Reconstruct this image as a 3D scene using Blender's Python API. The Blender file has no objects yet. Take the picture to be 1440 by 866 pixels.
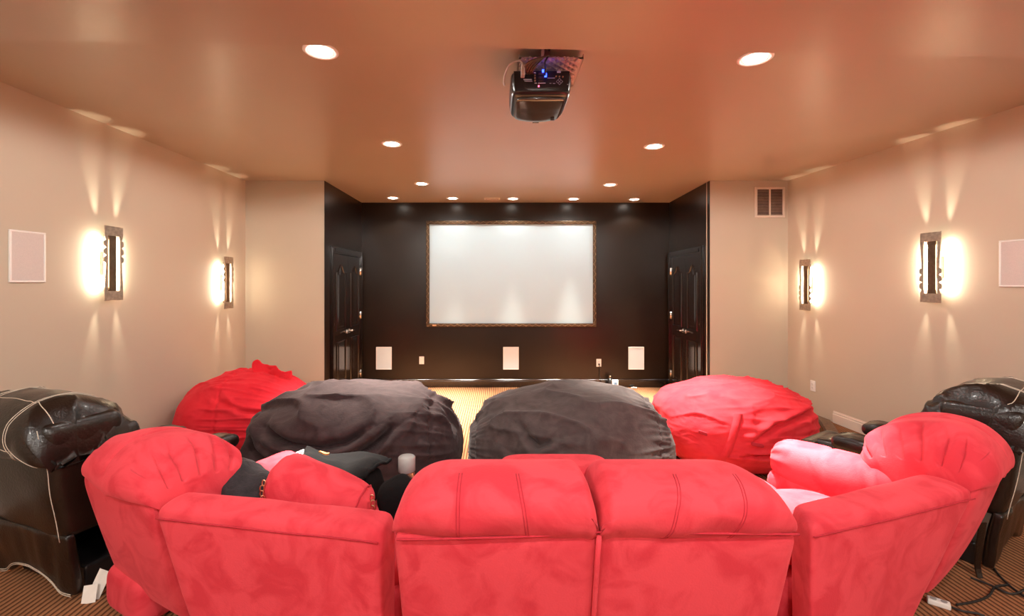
import bpy, bmesh, math, random
from mathutils import Vector, Matrix, noise
random.seed(7)
SC = bpy.context.scene
COL = SC.collection
F, CX, CY, CH = 650.0, 699.0, 397.0, 1.63
PF = 0.14                                   # height of the raised seating platform
V = Vector
PI = math.pi

def U(px, py, y):
    """world point at depth y seen along the photograph's sight line"""
    return V(((px-CX)/F*y, y, CH-(py-CY)/F*y))

# ------------------------------------------------------------------ materials
def mat(name, base, rough=.5, metal=0., base2=None, nscale=5., bump=0., bscale=40., sheen=0., coat=0.,
        emit=None, estr=0., spec=None, trans=0., contrast=(.35, .65), detail=4., distort=0.):
    m = bpy.data.materials.new(name); m.use_nodes = True
    nt = m.node_tree; b = nt.nodes['Principled BSDF']
    def si(k, v):
        if k in b.inputs: b.inputs[k].default_value = v
    si('Base Color', (*base, 1)); si('Roughness', rough); si('Metallic', metal)
    if spec is not None: si('Specular IOR Level', spec)
    if sheen: si('Sheen Weight', sheen); si('Sheen Roughness', .45); si('Sheen Tint', (*[min(1, c*1.3+.12) for c in base], 1))
    if coat: si('Coat Weight', coat); si('Coat Roughness', .12)
    if trans: si('Transmission Weight', trans)
    if emit: si('Emission Color', (*emit, 1)); si('Emission Strength', estr)
    tc = nt.nodes.new('ShaderNodeTexCoord')
    if base2:
        n = nt.nodes.new('ShaderNodeTexNoise'); n.inputs['Scale'].default_value = nscale
        n.inputs['Detail'].default_value = detail; n.inputs['Distortion'].default_value = distort
        r = nt.nodes.new('ShaderNodeValToRGB')
        r.color_ramp.elements[0].position, r.color_ramp.elements[1].position = contrast
        r.color_ramp.elements[0].color = (*base2, 1); r.color_ramp.elements[1].color = (*base, 1)
        nt.links.new(tc.outputs['Object'], n.inputs['Vector'])
        nt.links.new(n.outputs['Fac'], r.inputs['Fac']); nt.links.new(r.outputs['Color'], b.inputs['Base Color'])
    if bump:
        n = nt.nodes.new('ShaderNodeTexNoise'); n.inputs['Scale'].default_value = bscale; n.inputs['Detail'].default_value = 5
        bp = nt.nodes.new('ShaderNodeBump'); bp.inputs['Strength'].default_value = bump; bp.inputs['Distance'].default_value = .01
        nt.links.new(tc.outputs['Object'], n.inputs['Vector'])
        nt.links.new(n.outputs['Fac'], bp.inputs['Height']); nt.links.new(bp.outputs['Normal'], b.inputs['Normal'])
    return m

def carpet_mat():
    m = bpy.data.materials.new('striped_carpet'); m.use_nodes = True
    nt = m.node_tree; b = nt.nodes['Principled BSDF']
    b.inputs['Roughness'].default_value = .95; b.inputs['Specular IOR Level'].default_value = .15
    tc = nt.nodes.new('ShaderNodeTexCoord')
    w = nt.nodes.new('ShaderNodeTexWave'); w.wave_type = 'BANDS'; w.bands_direction = 'X'
    w.inputs['Scale'].default_value = 11.; w.inputs['Distortion'].default_value = .6; w.inputs['Detail'].default_value = 3; w.inputs['Detail Scale'].default_value = 4
    r = nt.nodes.new('ShaderNodeValToRGB')
    e = r.color_ramp.elements
    e[0].position = .12; e[0].color = (.15, .058, .028, 1); e[1].position = .55; e[1].color = (.50, .22, .10, 1)
    n = nt.nodes.new('ShaderNodeTexNoise'); n.inputs['Scale'].default_value = 350
    mx = nt.nodes.new('ShaderNodeMixRGB'); mx.blend_type = 'MULTIPLY'; mx.inputs['Fac'].default_value = .5
    bp = nt.nodes.new('ShaderNodeBump'); bp.inputs['Strength'].default_value = .5; bp.inputs['Distance'].default_value = .006
    L = nt.links.new
    L(tc.outputs['Object'], w.inputs['Vector']); L(tc.outputs['Object'], n.inputs['Vector'])
    L(w.outputs['Fac'], r.inputs['Fac']); L(r.outputs['Color'], mx.inputs['Color1']); L(n.outputs['Fac'], mx.inputs['Color2'])
    L(mx.outputs['Color'], b.inputs['Base Color']); L(w.outputs['Fac'], bp.inputs['Height']); L(bp.outputs['Normal'], b.inputs['Normal'])
    return m

M = {}
M['wall'] = mat('peach_wall_paint', (.55, .468, .36), .62, base2=(.535, .453, .35), nscale=1.5, bump=.02, bscale=300)
M['ceil'] = mat('tan_satin_ceiling_paint', (.43, .335, .238), .33, base2=(.415, .32, .228), nscale=1.2, spec=.7)
M['black'] = mat('dark_brown_satin_wall_paint', (.0115, .0055, .0024), .30, base2=(.015, .0075, .0035), nscale=3, bump=.03, bscale=14, spec=.42)
M['door'] = mat('dark_gloss_door_paint', (.009, .0045, .003), .17, spec=.6, coat=.3, base2=(.012, .006, .004), nscale=6)
M['white'] = mat('white_painted_trim', (.72, .62, .52), .45, base2=(.69, .59, .49), nscale=4)
M['plastic'] = mat('white_plastic', (.85, .82, .78), .4, base2=(.82, .79, .75), nscale=9)
M['grille'] = mat('pale_grille_cloth', (.66, .58, .54), .75, base2=(.6, .53, .5), nscale=240, bump=.2, bscale=500)
M['grillew'] = mat('white_grille_cloth', (.70, .76, .78), .75, base2=(.65, .71, .73), nscale=240, bump=.2, bscale=500)
M['louvre'] = mat('dusty_louvre_paint', (.5, .36, .29), .6, base2=(.42, .29, .23), nscale=20)
M['dark'] = mat('dark_void', (.03, .018, .012), .8, base2=(.02, .012, .01), nscale=9)
M['carpet'] = carpet_mat()
M['nosing'] = mat('brown_wood_nosing', (.22, .11, .06), .4, base2=(.10, .05, .03), nscale=16, distort=3, bump=.1)
M['suede'] = mat('red_suede', (.71, .062, .083), .92, base2=(.60, .036, .054), nscale=6.5, sheen=.35, bump=.12, bscale=160,
                 contrast=(.38, .56), distort=1.1, detail=7., spec=.15)
M['seam'] = mat('dark_red_seam_thread', (.50, .018, .035), .9, base2=(.45, .014, .03), nscale=60)
M['redbag'] = mat('red_microsuede', (.80, .032, .048), .92, base2=(.74, .022, .036), nscale=6, sheen=.3, bump=.15, bscale=120, spec=.15, distort=1)
M['pinkbag'] = mat('coral_red_microsuede', (.80, .045, .06), .92, base2=(.74, .03, .045), nscale=6, sheen=.3, bump=.15, bscale=120, spec=.15, distort=1)
M['blackbag'] = mat('espresso_microsuede', (.046, .025, .026), .85, base2=(.028, .014, .015), nscale=9, sheen=.55, bump=.25, bscale=70, distort=1.5, spec=.3)
M['graybag'] = mat('charcoal_microsuede', (.080, .060, .058), .88, base2=(.056, .040, .039), nscale=8, sheen=.55, bump=.25, bscale=70, distort=1.5, spec=.3)
M['leather'] = mat('dark_brown_leather', (.0125, .006, .0038), .33, base2=(.008, .004, .0025), nscale=7, bump=.2, bscale=90, spec=.5, coat=.12)
M['leatherarm'] = M['leather']
M['stitch'] = mat('cream_stitching', (.62, .52, .42), .8, base2=(.5, .42, .34), nscale=200)
M['steel'] = mat('brushed_nickel', (.50, .40, .31), .38, .75, base2=(.36, .29, .23), nscale=40)
M['bronze'] = mat('brushed_bronze', (.20, .13, .085), .4, 1., base2=(.16, .10, .065), nscale=40)
M['chrome'] = mat('polished_nickel', (.82, .76, .7), .18, 1., base2=(.78, .72, .66), nscale=30)
M['gold'] = mat('pale_gold_chain', (.75, .5, .3), .3, 1., base2=(.7, .45, .27), nscale=50)
M['frame'] = mat('bronze_frame', (.10, .052, .018), .4, .35, base2=(.05, .026, .01), nscale=45, bump=.3, bscale=60)
M['gilt'] = mat('gilt_relief', (.30, .19, .095), .42, .6, base2=(.2, .12, .06), nscale=60)
M['screen'] = mat('matte_white_screen', (.45, .56, .60), .9, base2=(.445, .555, .595), nscale=2, spec=.1)
M['proj'] = mat('black_projector_plastic', (.012, .010, .010), .28, base2=(.016, .013, .013), nscale=20, spec=.6)
M['gloss'] = mat('glossy_dark_cover', (.035, .022, .018), .10, base2=(.03, .019, .016), nscale=8, coat=.6, spec=.7)
M['mount'] = mat('pale_metal_plate', (.66, .50, .42), .45, .2, base2=(.62, .47, .4), nscale=25)
M['cablew'] = mat('pale_cable', (.62, .48, .44), .5, base2=(.55, .42, .38), nscale=30)
M['cableb'] = mat('black_cable', (.012, .010, .010), .5, base2=(.018, .014, .013), nscale=30)
M['led'] = mat('blue_indicator', (.05, .08, .9), .4, emit=(.02, .05, 1), estr=6)
M['ledr'] = mat('red_indicator', (.9, .05, .1), .4, emit=(1, .08, .15), estr=4)
M['mark'] = mat('white_print', (.55, .55, .62), .6, base2=(.5, .5, .57), nscale=40)
M['bulb'] = mat('lit_lamp_lens', (1, 1, 1), .4, emit=(1, .93, .82), estr=14)
M['tube'] = mat('lit_lamp_tube', (1, 1, 1), .4, emit=(1, .86, .62), estr=26)
M['baffle'] = mat('white_can_baffle', (.9, .8, .7), .35, base2=(.86, .76, .66), nscale=20)
M['velvet'] = mat('black_velvet', (.0035, .0022, .0025), .9, base2=(.0025, .0015, .002), nscale=15, sheen=.05, bump=.25, bscale=60, spec=.2)
M['slate'] = mat('charcoal_plush', (.026, .021, .024), .9, base2=(.012, .009, .011), nscale=22, sheen=.15, bump=.5, bscale=90)
M['orange'] = mat('orange_emblem', (.55, .16, .04), .6, base2=(.6, .25, .09), nscale=60)
M['tag'] = mat('white_paper', (.85, .80, .74), .8, base2=(.8, .75, .7), nscale=30)
M['cap'] = mat('silver_grey_cap', (.36, .35, .34), .35, base2=(.33, .32, .31), nscale=20)
M['glass'] = mat('amber_clear_glass', (.75, .45, .3), .05, trans=.85, base2=(.7, .42, .28), nscale=5)
M['lcd'] = mat('blue_grey_display', (.12, .22, .34), .3, base2=(.10, .19, .3), nscale=40)

# ------------------------------------------------------------------ object helpers
def link(name, bm, m, parent=None, smooth=True):
    me = bpy.data.meshes.new(name)
    bmesh.ops.recalc_face_normals(bm, faces=bm.faces[:])
    bm.to_mesh(me); bm.free()
    if smooth:
        for p in me.polygons: p.use_smooth = True
    for mm in (m if isinstance(m, (list, tuple)) else [m]): me.materials.append(mm)
    o = bpy.data.objects.new(name, me); COL.objects.link(o)
    if parent is not None:
        o.parent = parent
    return o

def tag(o, label, cat, group=None):
    o['label'] = label; o['category'] = cat
    if group: o['group'] = group
    return o

def thing(name, label, cat, loc=(0, 0, 0), rz=0., group=None):
    o = bpy.data.objects.new(name, None); COL.objects.link(o)
    o.location = loc; o.rotation_euler = (0, 0, rz); o.empty_display_size = .1
    return tag(o, label, cat, group)

def struct(o): o['kind'] = 'structure'; return o

def BM(): return bmesh.new()

def box(bm, lo, hi, bev=0., mtx=None, seg=2):
    r = bmesh.ops.create_cube(bm, size=1.)
    vs = r['verts']; lo = V(lo); hi = V(hi); c = (lo+hi)/2; d = hi-lo
    for v in vs: v.co = V((v.co.x*d.x, v.co.y*d.y, v.co.z*d.z))+c
    if bev:
        es = list({e for v in vs for e in v.link_edges})
        rr = bmesh.ops.bevel(bm, geom=es, offset=bev, segments=seg, profile=.5, affect='EDGES', clamp_overlap=True)
        vs = list({v for f in rr['faces'] for v in f.verts} | {v for v in vs if v.is_valid})
    if mtx is not None:
        for v in vs: v.co = mtx @ v.co
    return vs

def cyl(bm, p0, p1, r0, r1=None, n=20):
    r1 = r0 if r1 is None else r1
    p0 = V(p0); p1 = V(p1); d = p1-p0
    q = d.to_track_quat('Z', 'Y').to_matrix().to_4x4(); q.translation = (p0+p1)/2
    bmesh.ops.create_cone(bm, cap_ends=True, segments=n, radius1=r0, radius2=r1, depth=d.length, matrix=q)

def smooth_path(pts, k=8, closed=False):
    pts = [V(p) for p in pts]; n = len(pts); out = []
    rng = n if closed else n-1
    for i in range(rng):
        g = (lambda j: pts[j % n]) if closed else (lambda j: pts[max(0, min(n-1, j))])
        p0, p1, p2, p3 = g(i-1), g(i), g(i+1), g(i+2)
        for s in range(k):
            t = s/k
            out.append(.5*((2*p1)+(p2-p0)*t+(2*p0-5*p1+4*p2-p3)*t*t+(3*p1-p0-3*p2+p3)*t**3))
    if not closed: out.append(pts[-1])
    return out

def tube(bm, pts, r, n=8, closed=False):
    pts = [V(p) for p in pts]; N = len(pts); rings = []; nrm = None
    for i, p in enumerate(pts):
        if closed: t = pts[(i+1) % N]-pts[i-1]
        else: t = pts[min(N-1, i+1)]-pts[max(0, i-1)]
        t.normalize()
        if nrm is None: nrm = t.orthogonal().normalized()
        nrm = (nrm-t*nrm.dot(t)); nrm = nrm.normalized() if nrm.length > 1e-6 else t.orthogonal().normalized()
        bi = t.cross(nrm)
        rings.append([bm.verts.new(p+(nrm*math.cos(2*PI*k/n)+bi*math.sin(2*PI*k/n))*r) for k in range(n)])
    for i in range(N if closed else N-1):
        a, b = rings[i], rings[(i+1) % N]
        for k in range(n): bm.faces.new((a[k], a[(k+1) % n], b[(k+1) % n], b[k]))
    if not closed:
        bm.faces.new(rings[0][::-1]); bm.faces.new(rings[-1])

def prism(bm, poly, f0, f1):
    """closed outline 'poly' (list of 2D) swept between two placing functions"""
    a = [bm.verts.new(f0(*p)) for p in poly]; b = [bm.verts.new(f1(*p)) for p in poly]
    n = len(poly)
    bm.faces.new(a); bm.faces.new(b[::-1])
    for i in range(n): bm.faces.new((a[i], b[i], b[(i+1) % n], a[(i+1) % n]))

def slab(bm, poly, z0, z1):
    prism(bm, poly, lambda x, y: V((x, y, z0)), lambda x, y: V((x, y, z1)))

def grid_cube(div):
    """points of a subdivided cube surface, quads"""
    key = {}; pts = []; faces = []
    def vid(p):
        k = tuple(round(c*div) for c in p)
        if k not in key: key[k] = len(pts); pts.append(V(p))
        return key[k]
    for ax in range(3):
        for s in (-1, 1):
            u, w = [a for a in range(3) if a != ax]
            for i in range(div):
                for j in range(div):
                    q = []
                    for (a, b) in ((0, 0), (1, 0), (1, 1), (0, 1)):
                        p = [0, 0, 0]; p[ax] = s; p[u] = -1+2*(i+a)/div; p[w] = -1+2*(j+b)/div
                        q.append(vid(p))
                    faces.append(q if s > 0 else q[::-1])
    return pts, faces
_gc = {}
def sproj(p, e):
    """cube surface point to the super-ellipsoid |x|^e+|y|^e+|z|^e = 1"""
    if isinstance(e, (int, float)): e = (e, e, e)
    p = V([math.copysign(math.tan(abs(c)*PI/4), c) for c in p]) if max(e) < 5 else V(p)
    lo, hi = .2, 1.
    if e[0] == e[1] == e[2]:
        k = (abs(p.x)**e[0]+abs(p.y)**e[0]+abs(p.z)**e[0])**(-1/e[0]); return p*k
    for _ in range(22):
        k = (lo+hi)/2
        s = abs(p.x*k)**e[0]+abs(p.y*k)**e[1]+abs(p.z*k)**e[2]
        if s > 1: hi = k
        else: lo = k
    return p*k

def soft(bm, fn, e=4., div=20):
    """soft closed body: super-ellipsoid points in [-1,1]^3 placed by fn"""
    if div not in _gc: _gc[div] = grid_cube(div)
    pts, faces = _gc[div]
    vs = [bm.verts.new(fn(sproj(p, e))) for p in pts]
    for f in faces: bm.faces.new([vs[i] for i in f])

def hexa(c):
    """trilinear placing function of 8 corners: c[ix][iy][iz]"""
    def fn(p):
        a, b, d = (p.x+1)/2, (p.y+1)/2, (p.z+1)/2
        r = V((0, 0, 0))
        for i in (0, 1):
            for j in (0, 1):
                for k in (0, 1):
                    r += V(c[i][j][k])*((a if i else 1-a)*(b if j else 1-b)*(d if k else 1-d))
        return r
    return fn

def nz(p, s=1., seed=0.):
    return noise.noise(V((p[0]*s+seed, p[1]*s+seed*1.7, p[2]*s-seed*.6)))

def loft_roll(bm, x_of, prof, zs, eL, eR, nu=40, wr=None, rl=.35, rr=.35, minh=.0, kd=.55):
    """rolled cushion: profile (v,z) swept along u in [0,1]; ends rounded down to height zs"""
    pr = smooth_path([V((a, b, 0)) for a, b in prof], 10)
    rows = []
    vm = sum(p.x for p in pr)/len(pr); NJ = len(pr)-1
    def S(u, t):
        h = 1.
        if u < rl: h = min(h, max(minh, 1-(1-u/rl)**eL)**(1/eL))
        if u > 1-rr: h = min(h, max(minh, 1-(1-(1-u)/rr)**eR)**(1/eR))
        f = t*NJ; j = min(NJ-1, int(f)); p = pr[j].lerp(pr[j+1], f-j)
        vv = vm+(p.x-vm)*(kd+(1-kd)*h)
        zz = zs+(p.y-zs)*h if p.y > zs else p.y
        q = x_of(u, vv, zz)
        return q+wr(u, t, h) if wr else q
    for i in range(nu+1):
        u = i/nu; u = .5-.5*math.cos(PI*u)
        rows.append([bm.verts.new(S(u, j/NJ)) for j in range(NJ+1)])
    for i in range(nu):
        for j in range(NJ):
            bm.faces.new((rows[i][j], rows[i+1][j], rows[i+1][j+1], rows[i][j+1]))
    for i in range(nu): bm.faces.new((rows[i][0], rows[i][-1], rows[i+1][-1], rows[i+1][0]))
    bm.faces.new(rows[0]); bm.faces.new(rows[-1][::-1])
    return S

def line_on(bm, S, pts, r, n=6, lift=0.):
    """thread lying on a sampled surface; pts are (u, t)"""
    out = []
    for u, t in pts:
        a = S(u, t); du = S(min(1, u+.004), t)-S(max(0, u-.004), t); dt = S(u, min(1, t+.006))-S(u, max(0, t-.006))
        nn = du.cross(dt)
        nn = nn.normalized() if nn.length > 1e-9 else V((0, 0, 1))
        out.append(a+nn*lift)
    tube(bm, out, r, n)

def lamp(name, kind, loc, energy, color=(1, .965, .91), parent=None, **kw):
    l = bpy.data.lights.new(name, kind); l.energy = energy; l.color = color
    for k, v in kw.items(): setattr(l, k, v)
    o = bpy.data.objects.new(name, l); COL.objects.link(o); o.location = loc
    if parent is not None: o.parent = parent
    return o

# ------------------------------------------------------------------ camera
cam = bpy.data.cameras.new('camera'); co = bpy.data.objects.new('camera', cam); COL.objects.link(co)
co.location = (0, 0, CH); co.rotation_euler = (PI/2, 0, 0)
cam.sensor_fit = 'HORIZONTAL'; cam.sensor_width = 36; cam.lens = 36*F/1440
cam.shift_x = (720-CX)/1440; cam.shift_y = -(433-CY)/1440
cam.clip_start = .05
SC.camera = co

# ------------------------------------------------------------------ room shell
XL, YC, YF, YB, ZC = -3.07, 5.64, 7.19, -2.7, 2.87
def XR(y): return 3.675-.0521*(y-3.224)
XAL = -2.105
def XAR(y): return 2.594+(y-YC)*(.083/1.55)

def wallbox(name, poly, z0, z1, m):
    bm = BM(); slab(bm, poly, z0, z1); return struct(link(name, bm, m, smooth=False))
T = .12
wallbox('floor', [(XL-T, YB-T), (XR(YB)+T, YB-T), (XR(YF)+T, YF+T), (XL-T, YF+T)], -.1, 0, M['carpet'])
wallbox('ceiling', [(XL-T, YB-T), (XR(YB)+T, YB-T), (XR(YF)+T, YF+T), (XL-T, YF+T)], ZC, ZC+.1, M['ceil'])
def SE(x): return 2.135+.034*(x+2.27)
wallbox('ceiling_soffit', [(XL, YB), (XR(YB), YB), (XR(2.3), SE(3.7)), (XL, SE(XL))], 2.75, ZC-.001, M['ceil'])
wallbox('wall_left', [(XL-T, YB), (XL, YB), (XL, YC), (XL-T, YC)], 0, ZC, M['wall'])
wallbox('wall_right', [(XR(YB), YB), (XR(YB)+T, YB), (XR(YC)+T, YC), (XR(YC), YC)], 0, ZC, M['wall'])
wallbox('wall_rear', [(XL-T, YB-T), (XR(YB)+T, YB-T), (XR(YB)+T, YB), (XL-T, YB)], 0, ZC, M['wall'])
wallbox('wall_return_left', [(XL-T, YC), (XAL-.004, YC), (XAL-.004, YC+.1), (XL-T, YC+.1)], 0, ZC, M['wall'])
wallbox('wall_return_right', [(XAR(YC)+.004, YC), (XR(YC)+T, YC), (XR(YC)+T, YC+.1), (XAR(YC)+.004, YC+.1)], 0, ZC, M['wall'])
wallbox('wall_alcove_left', [(XAL-T, YC+.004), (XAL, YC+.002), (XAL, YF), (XAL-T, YF)], 0, ZC, M['black'])
wallbox('wall_alcove_right', [(XAR(YC), YC+.002), (XAR(YC)+T, YC+.004), (XAR(YF)+T, YF), (XAR(YF), YF)], 0, ZC, M['black'])
wallbox('wall_far', [(XAL-T, YF), (XAR(YF)+T, YF), (XAR(YF)+T, YF+T), (XAL-T, YF+T)], 0, ZC, M['black'])

# raised seating platform with a curved, wood-nosed edge
edge = smooth_path([V((XL, 4.55, 0)), V((-2.9, 4.2, 0)), V((-2.5, 3.65, 0)), V((-1.8, 3.12, 0)), V((-.9, 2.90, 0)), V((.3, 2.86, 0)),
                    V((1.4, 2.98, 0)), V((2.2, 3.36, 0)), V((2.8, 3.86, 0)), V((3.15, 4.36, 0)), V((3.36, 4.72, 0)), V((XR(5.15), 5.15, 0))], 8)
ep = [(p.x, p.y) for p in edge]
bm = BM(); slab(bm, [(XR(YB), YB), *ep[::-1], (XL, YB)], .0, PF); struct(link('floor_platform', bm, M['carpet'], smooth=False))
bm = BM()
inn = []
for i, p in enumerate(edge):
    t = (edge[min(len(edge)-1, i+1)]-edge[max(0, i-1)]).normalized(); n = V((-t.y, t.x, 0))
    inn.append((p+n*.012, p-n*.085))
prev = None
for a, b in inn:
    ring = [bm.verts.new((a.x, a.y, PF-.03)), bm.verts.new((a.x, a.y, PF+.010)), bm.verts.new((b.x, b.y, PF+.010)), bm.verts.new((b.x, b.y, PF-.03))]
    if prev:
        for k in range(4): bm.faces.new((prev[k], prev[(k+1) % 4], ring[(k+1) % 4], ring[k]))
    prev = ring
struct(link('trim_nosing', bm, M['nosing'], smooth=False))

def baseboard(name, p0, p1, z0, h, m, th=.016):
    p0 = V((*p0, 0)); p1 = V((*p1, 0)); d = (p1-p0).normalized(); n = V((-d.y, d.x, 0))
    bm = BM()
    prof = [(0, 0), (th, 0), (th, h*.72), (th*.7, h*.76), (th*.7, h*.90), (th*.35, h*.94), (th*.3, h), (0, h)]
    prism(bm, prof, lambda a, b: p0+n*a+V((0, 0, z0+b)), lambda a, b: p1+n*a+V((0, 0, z0+b)))
    return struct(link(name, bm, m, smooth=False))
bh = .125
baseboard('baseboard_right', (XR(YB), YB), (XR(4.92), 4.92), PF, bh, M['white'])
baseboard('baseboard_right_lower', (XR(4.92), 4.92), (XR(YC), YC), 0, bh+.01, M['white'])
baseboard('baseboard_left', (XL, 4.40), (XL, YB), PF, bh, M['white'])
baseboard('baseboard_left_lower', (XL, YC), (XL, 4.40), 0, bh+.01, M['white'])
baseboard('baseboard_return_left', (XAL, YC), (XL, YC), 0, bh, M['white'])
baseboard('baseboard_return_right', (XR(YC), YC), (XAR(YC), YC), 0, bh, M['white'])
baseboard('baseboard_far', (XAR(YF), YF), (XAL, YF), 0, .13, M['door'])

# ------------------------------------------------------------------ doors in the two alcove sides
def outline(u0, u1, z0, z1, arch=0.):
    if not arch: return [(u0, z0), (u1, z0), (u1, z1), (u0, z1)]
    n = 14; w = u1-u0; top = []
    for i in range(n+1):
        t = i/n
        s = abs(2*t-1)
        top.append((u1-w*t, z1-arch+arch*(.5+.5*math.cos(PI*min(1, s/.72)))))
    return [(u0, z0), (u1, z0), *top]
def door_pair(idx, org, along, inward, first):
    """org: floor point on the wall at the near casing edge; along: unit vector to the far edge"""
    A = V(along); N = V(inward); W = 1.34; H = 2.09; cw = .085
    P = lambda u, z, n: V(org)+A*u+N*n+V((0, 0, z))
    bm = BM()
    for (u0, u1, z0, z1) in ((0, cw, 0, H), (W-cw, W, 0, H), (cw, W-cw, H-cw, H)):
        prism(bm, [(u0, z0), (u1, z0), (u1, z1), (u0, z1)], lambda a, b: P(a, b, 0), lambda a, b: P(a, b, .028))
        e = .02
        prism(bm, [(u0+e, z0 if z0 == 0 else z0+e), (u1-e, z0 if z0 == 0 else z0+e), (u1-e, z1-e), (u0+e, z1-e)], lambda a, b: P(a, b, .028), lambda a, b: P(a, b, .040))
    struct(link('trim_%d' % idx, bm, M['door'], smooth=False))
    for k in (0, 1):
        u0 = cw+.004 if k == 0 else W/2+.002
        u1 = W/2-.002 if k == 0 else W-cw-.004
        bm = BM(); prism(bm, outline(u0, u1, .012, H-cw-.004), lambda a, b: P(a, b, .001), lambda a, b: P(a, b, .016))
        d = struct(link('door_%d' % (first+k), bm, M['door'], smooth=False))
        st = .115
        for nm, o in (('upper_panel', outline(u0+st, u1-st, 1.00, 1.86, .10)), ('lower_panel', outline(u0+st, u1-st, .20, .84))):
            bm = BM()
            tube(bm, [P(a, b, .017) for a, b in o], .011, 8, closed=True)
            cu = sum(a for a, b in o)/len(o); cz = (min(b for a, b in o)+max(b for a, b in o))/2
            sh = lambda q, f, g: (cu+(q[0]-cu)*f, cz+(q[1]-cz)*g)
            o2 = [sh(q, .70, .92) for q in o]; o3 = [sh(q, .55, .87) for q in o]
            va = [bm.verts.new(P(a, b, .0155)) for a, b in o2]; vb = [bm.verts.new(P(a, b, .024)) for a, b in o3]
            for i in range(len(o)): bm.faces.new((va[i], va[(i+1) % len(o)], vb[(i+1) % len(o)], vb[i]))
            bm.faces.new(vb)
            link(nm, bm, M['door'], d, smooth=False)
        hu = W/2-.055 if k == 0 else W/2+.055; s = -1 if k == 0 else 1
        bm = BM()
        cyl(bm, P(hu, .95, .016), P(hu, .95, .026), .03)
        cyl(bm, P(hu, .95, .024), P(hu, .95, .062), .011)
        tube(bm, smooth_path([P(hu-s*.012, .95, .060), P(hu+s*.03, .953, .062), P(hu+s*.08, .948, .060), P(hu+s*.125, .944, .055)], 5), .0095, 10)
        link('door_handle', bm, M['chrome'], d)
        for hz in (.24, 1.13, 1.80):
            bm = BM(); e = cw+.002 if k == 0 else W-cw-.002
            cyl(bm, P(e, hz-.05, .020), P(e, hz+.05, .020), .013, n=12)
            cyl(bm, P(e, hz-.057, .020), P(e, hz+.057, .020), .006, n=10)
            ue = e+(.014 if k == 0 else -.014)
            prism(bm, [(min(e, ue), hz-.045), (max(e, ue), hz-.045), (max(e, ue), hz+.045), (min(e, ue), hz+.045)], lambda a, b: P(a, b, .014), lambda a, b: P(a, b, .019))
            link('hinge', bm, M['chrome'], d)
door_pair(1, (XAL, 5.81, 0), (0, 1, 0), (1, 0, 0), 1)
_a = V((XAR(YF)-XAR(YC), YF-YC, 0)).normalized()
door_pair(2, (XAR(5.80), 5.80, 0), _a, (-_a.y, _a.x, 0), 3)

# ------------------------------------------------------------------ projection screen
def screen():
    y0 = YF
    x0, x1, z0, z1 = -1.093, 1.528, .947, 2.577
    t = thing('projection_screen', 'wide white projection screen in a bronze frame on the dark far wall', 'projection screen', ((x0+x1)/2, y0, z0))
    L = V(t.location)
    bm = BM(); fw = .052
    for lo, hi in (((x0, z1-fw), (x1, z1)), ((x0, z0), (x1, z0+fw)), ((x0, z0+fw), (x0+fw, z1-fw)), ((x1-fw, z0+fw), (x1, z1-fw))):
        box(bm, V((lo[0], y0-.085, lo[1]))-L, V((hi[0], y0-.002, hi[1]))-L, .006)
    fr = link('frame', bm, M['frame'], t, smooth=False)
    bm = BM()
    for horiz, c, a, b in ((1, z1-fw/2, x0+.03, x1-.03), (1, z0+fw/2, x0+.03, x1-.03), (0, x0+fw/2, z0+.06, z1-.06), (0, x1-fw/2, z0+.06, z1-.06)):
        n = int((b-a)/.05)
        pts = [(a+(b-a)*i/n, c+(.014 if i % 2 else -.014)) for i in range(n+1)]
        q = [V((p[0], y0-.086, p[1])) if horiz else V((p[1], y0-.086, p[0])) for p in pts]
        tube(bm, [v-L for v in q], .0036, 6)
        for i in range(0, n, 3):
            v = q[i]-L
            cyl(bm, v+V((0, .002, 0)), v+V((0, -.006, 0)), .011, .005, n=6)
    link('relief', bm, M['gilt'], fr, smooth=False)
    bm = BM(); box(bm, V((x0+fw-.006, y0-.062, z0+fw-.006))-L, V((x1-fw+.006, y0-.05, z1-fw+.006))-L, 0)
    link('screen_surface', bm, M['screen'], t, smooth=False)
    bm = BM(); box(bm, V((x0+.10, y0-.094, z0+.014))-L, V((x0+.16, y0-.084, z0+.036))-L, .003)
    link('badge', bm, M['gold'], fr, smooth=False)
screen()

# ------------------------------------------------------------------ wall fittings
def frame_at(p, nrm):
    """local axes: x along wall, y out of the wall, z up"""
    n = V(nrm).normalized(); x = n.cross(V((0, 0, 1)))
    m = Matrix((( x.x, n.x, 0, p[0]), (x.y, n.y, 0, p[1]), (x.z, n.z, 1, p[2]), (0, 0, 0, 1)))
    return m
NL = V((1, 0, 0)); NR = V((-1, -.0521, 0)).normalized(); NF = V((0, -1, 0))
def wall_thing(name, label, cat, p, n, group=None):
    t = thing(name, label, cat, (0, 0, 0), 0, group); t.matrix_world = frame_at(p, n); return t

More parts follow.
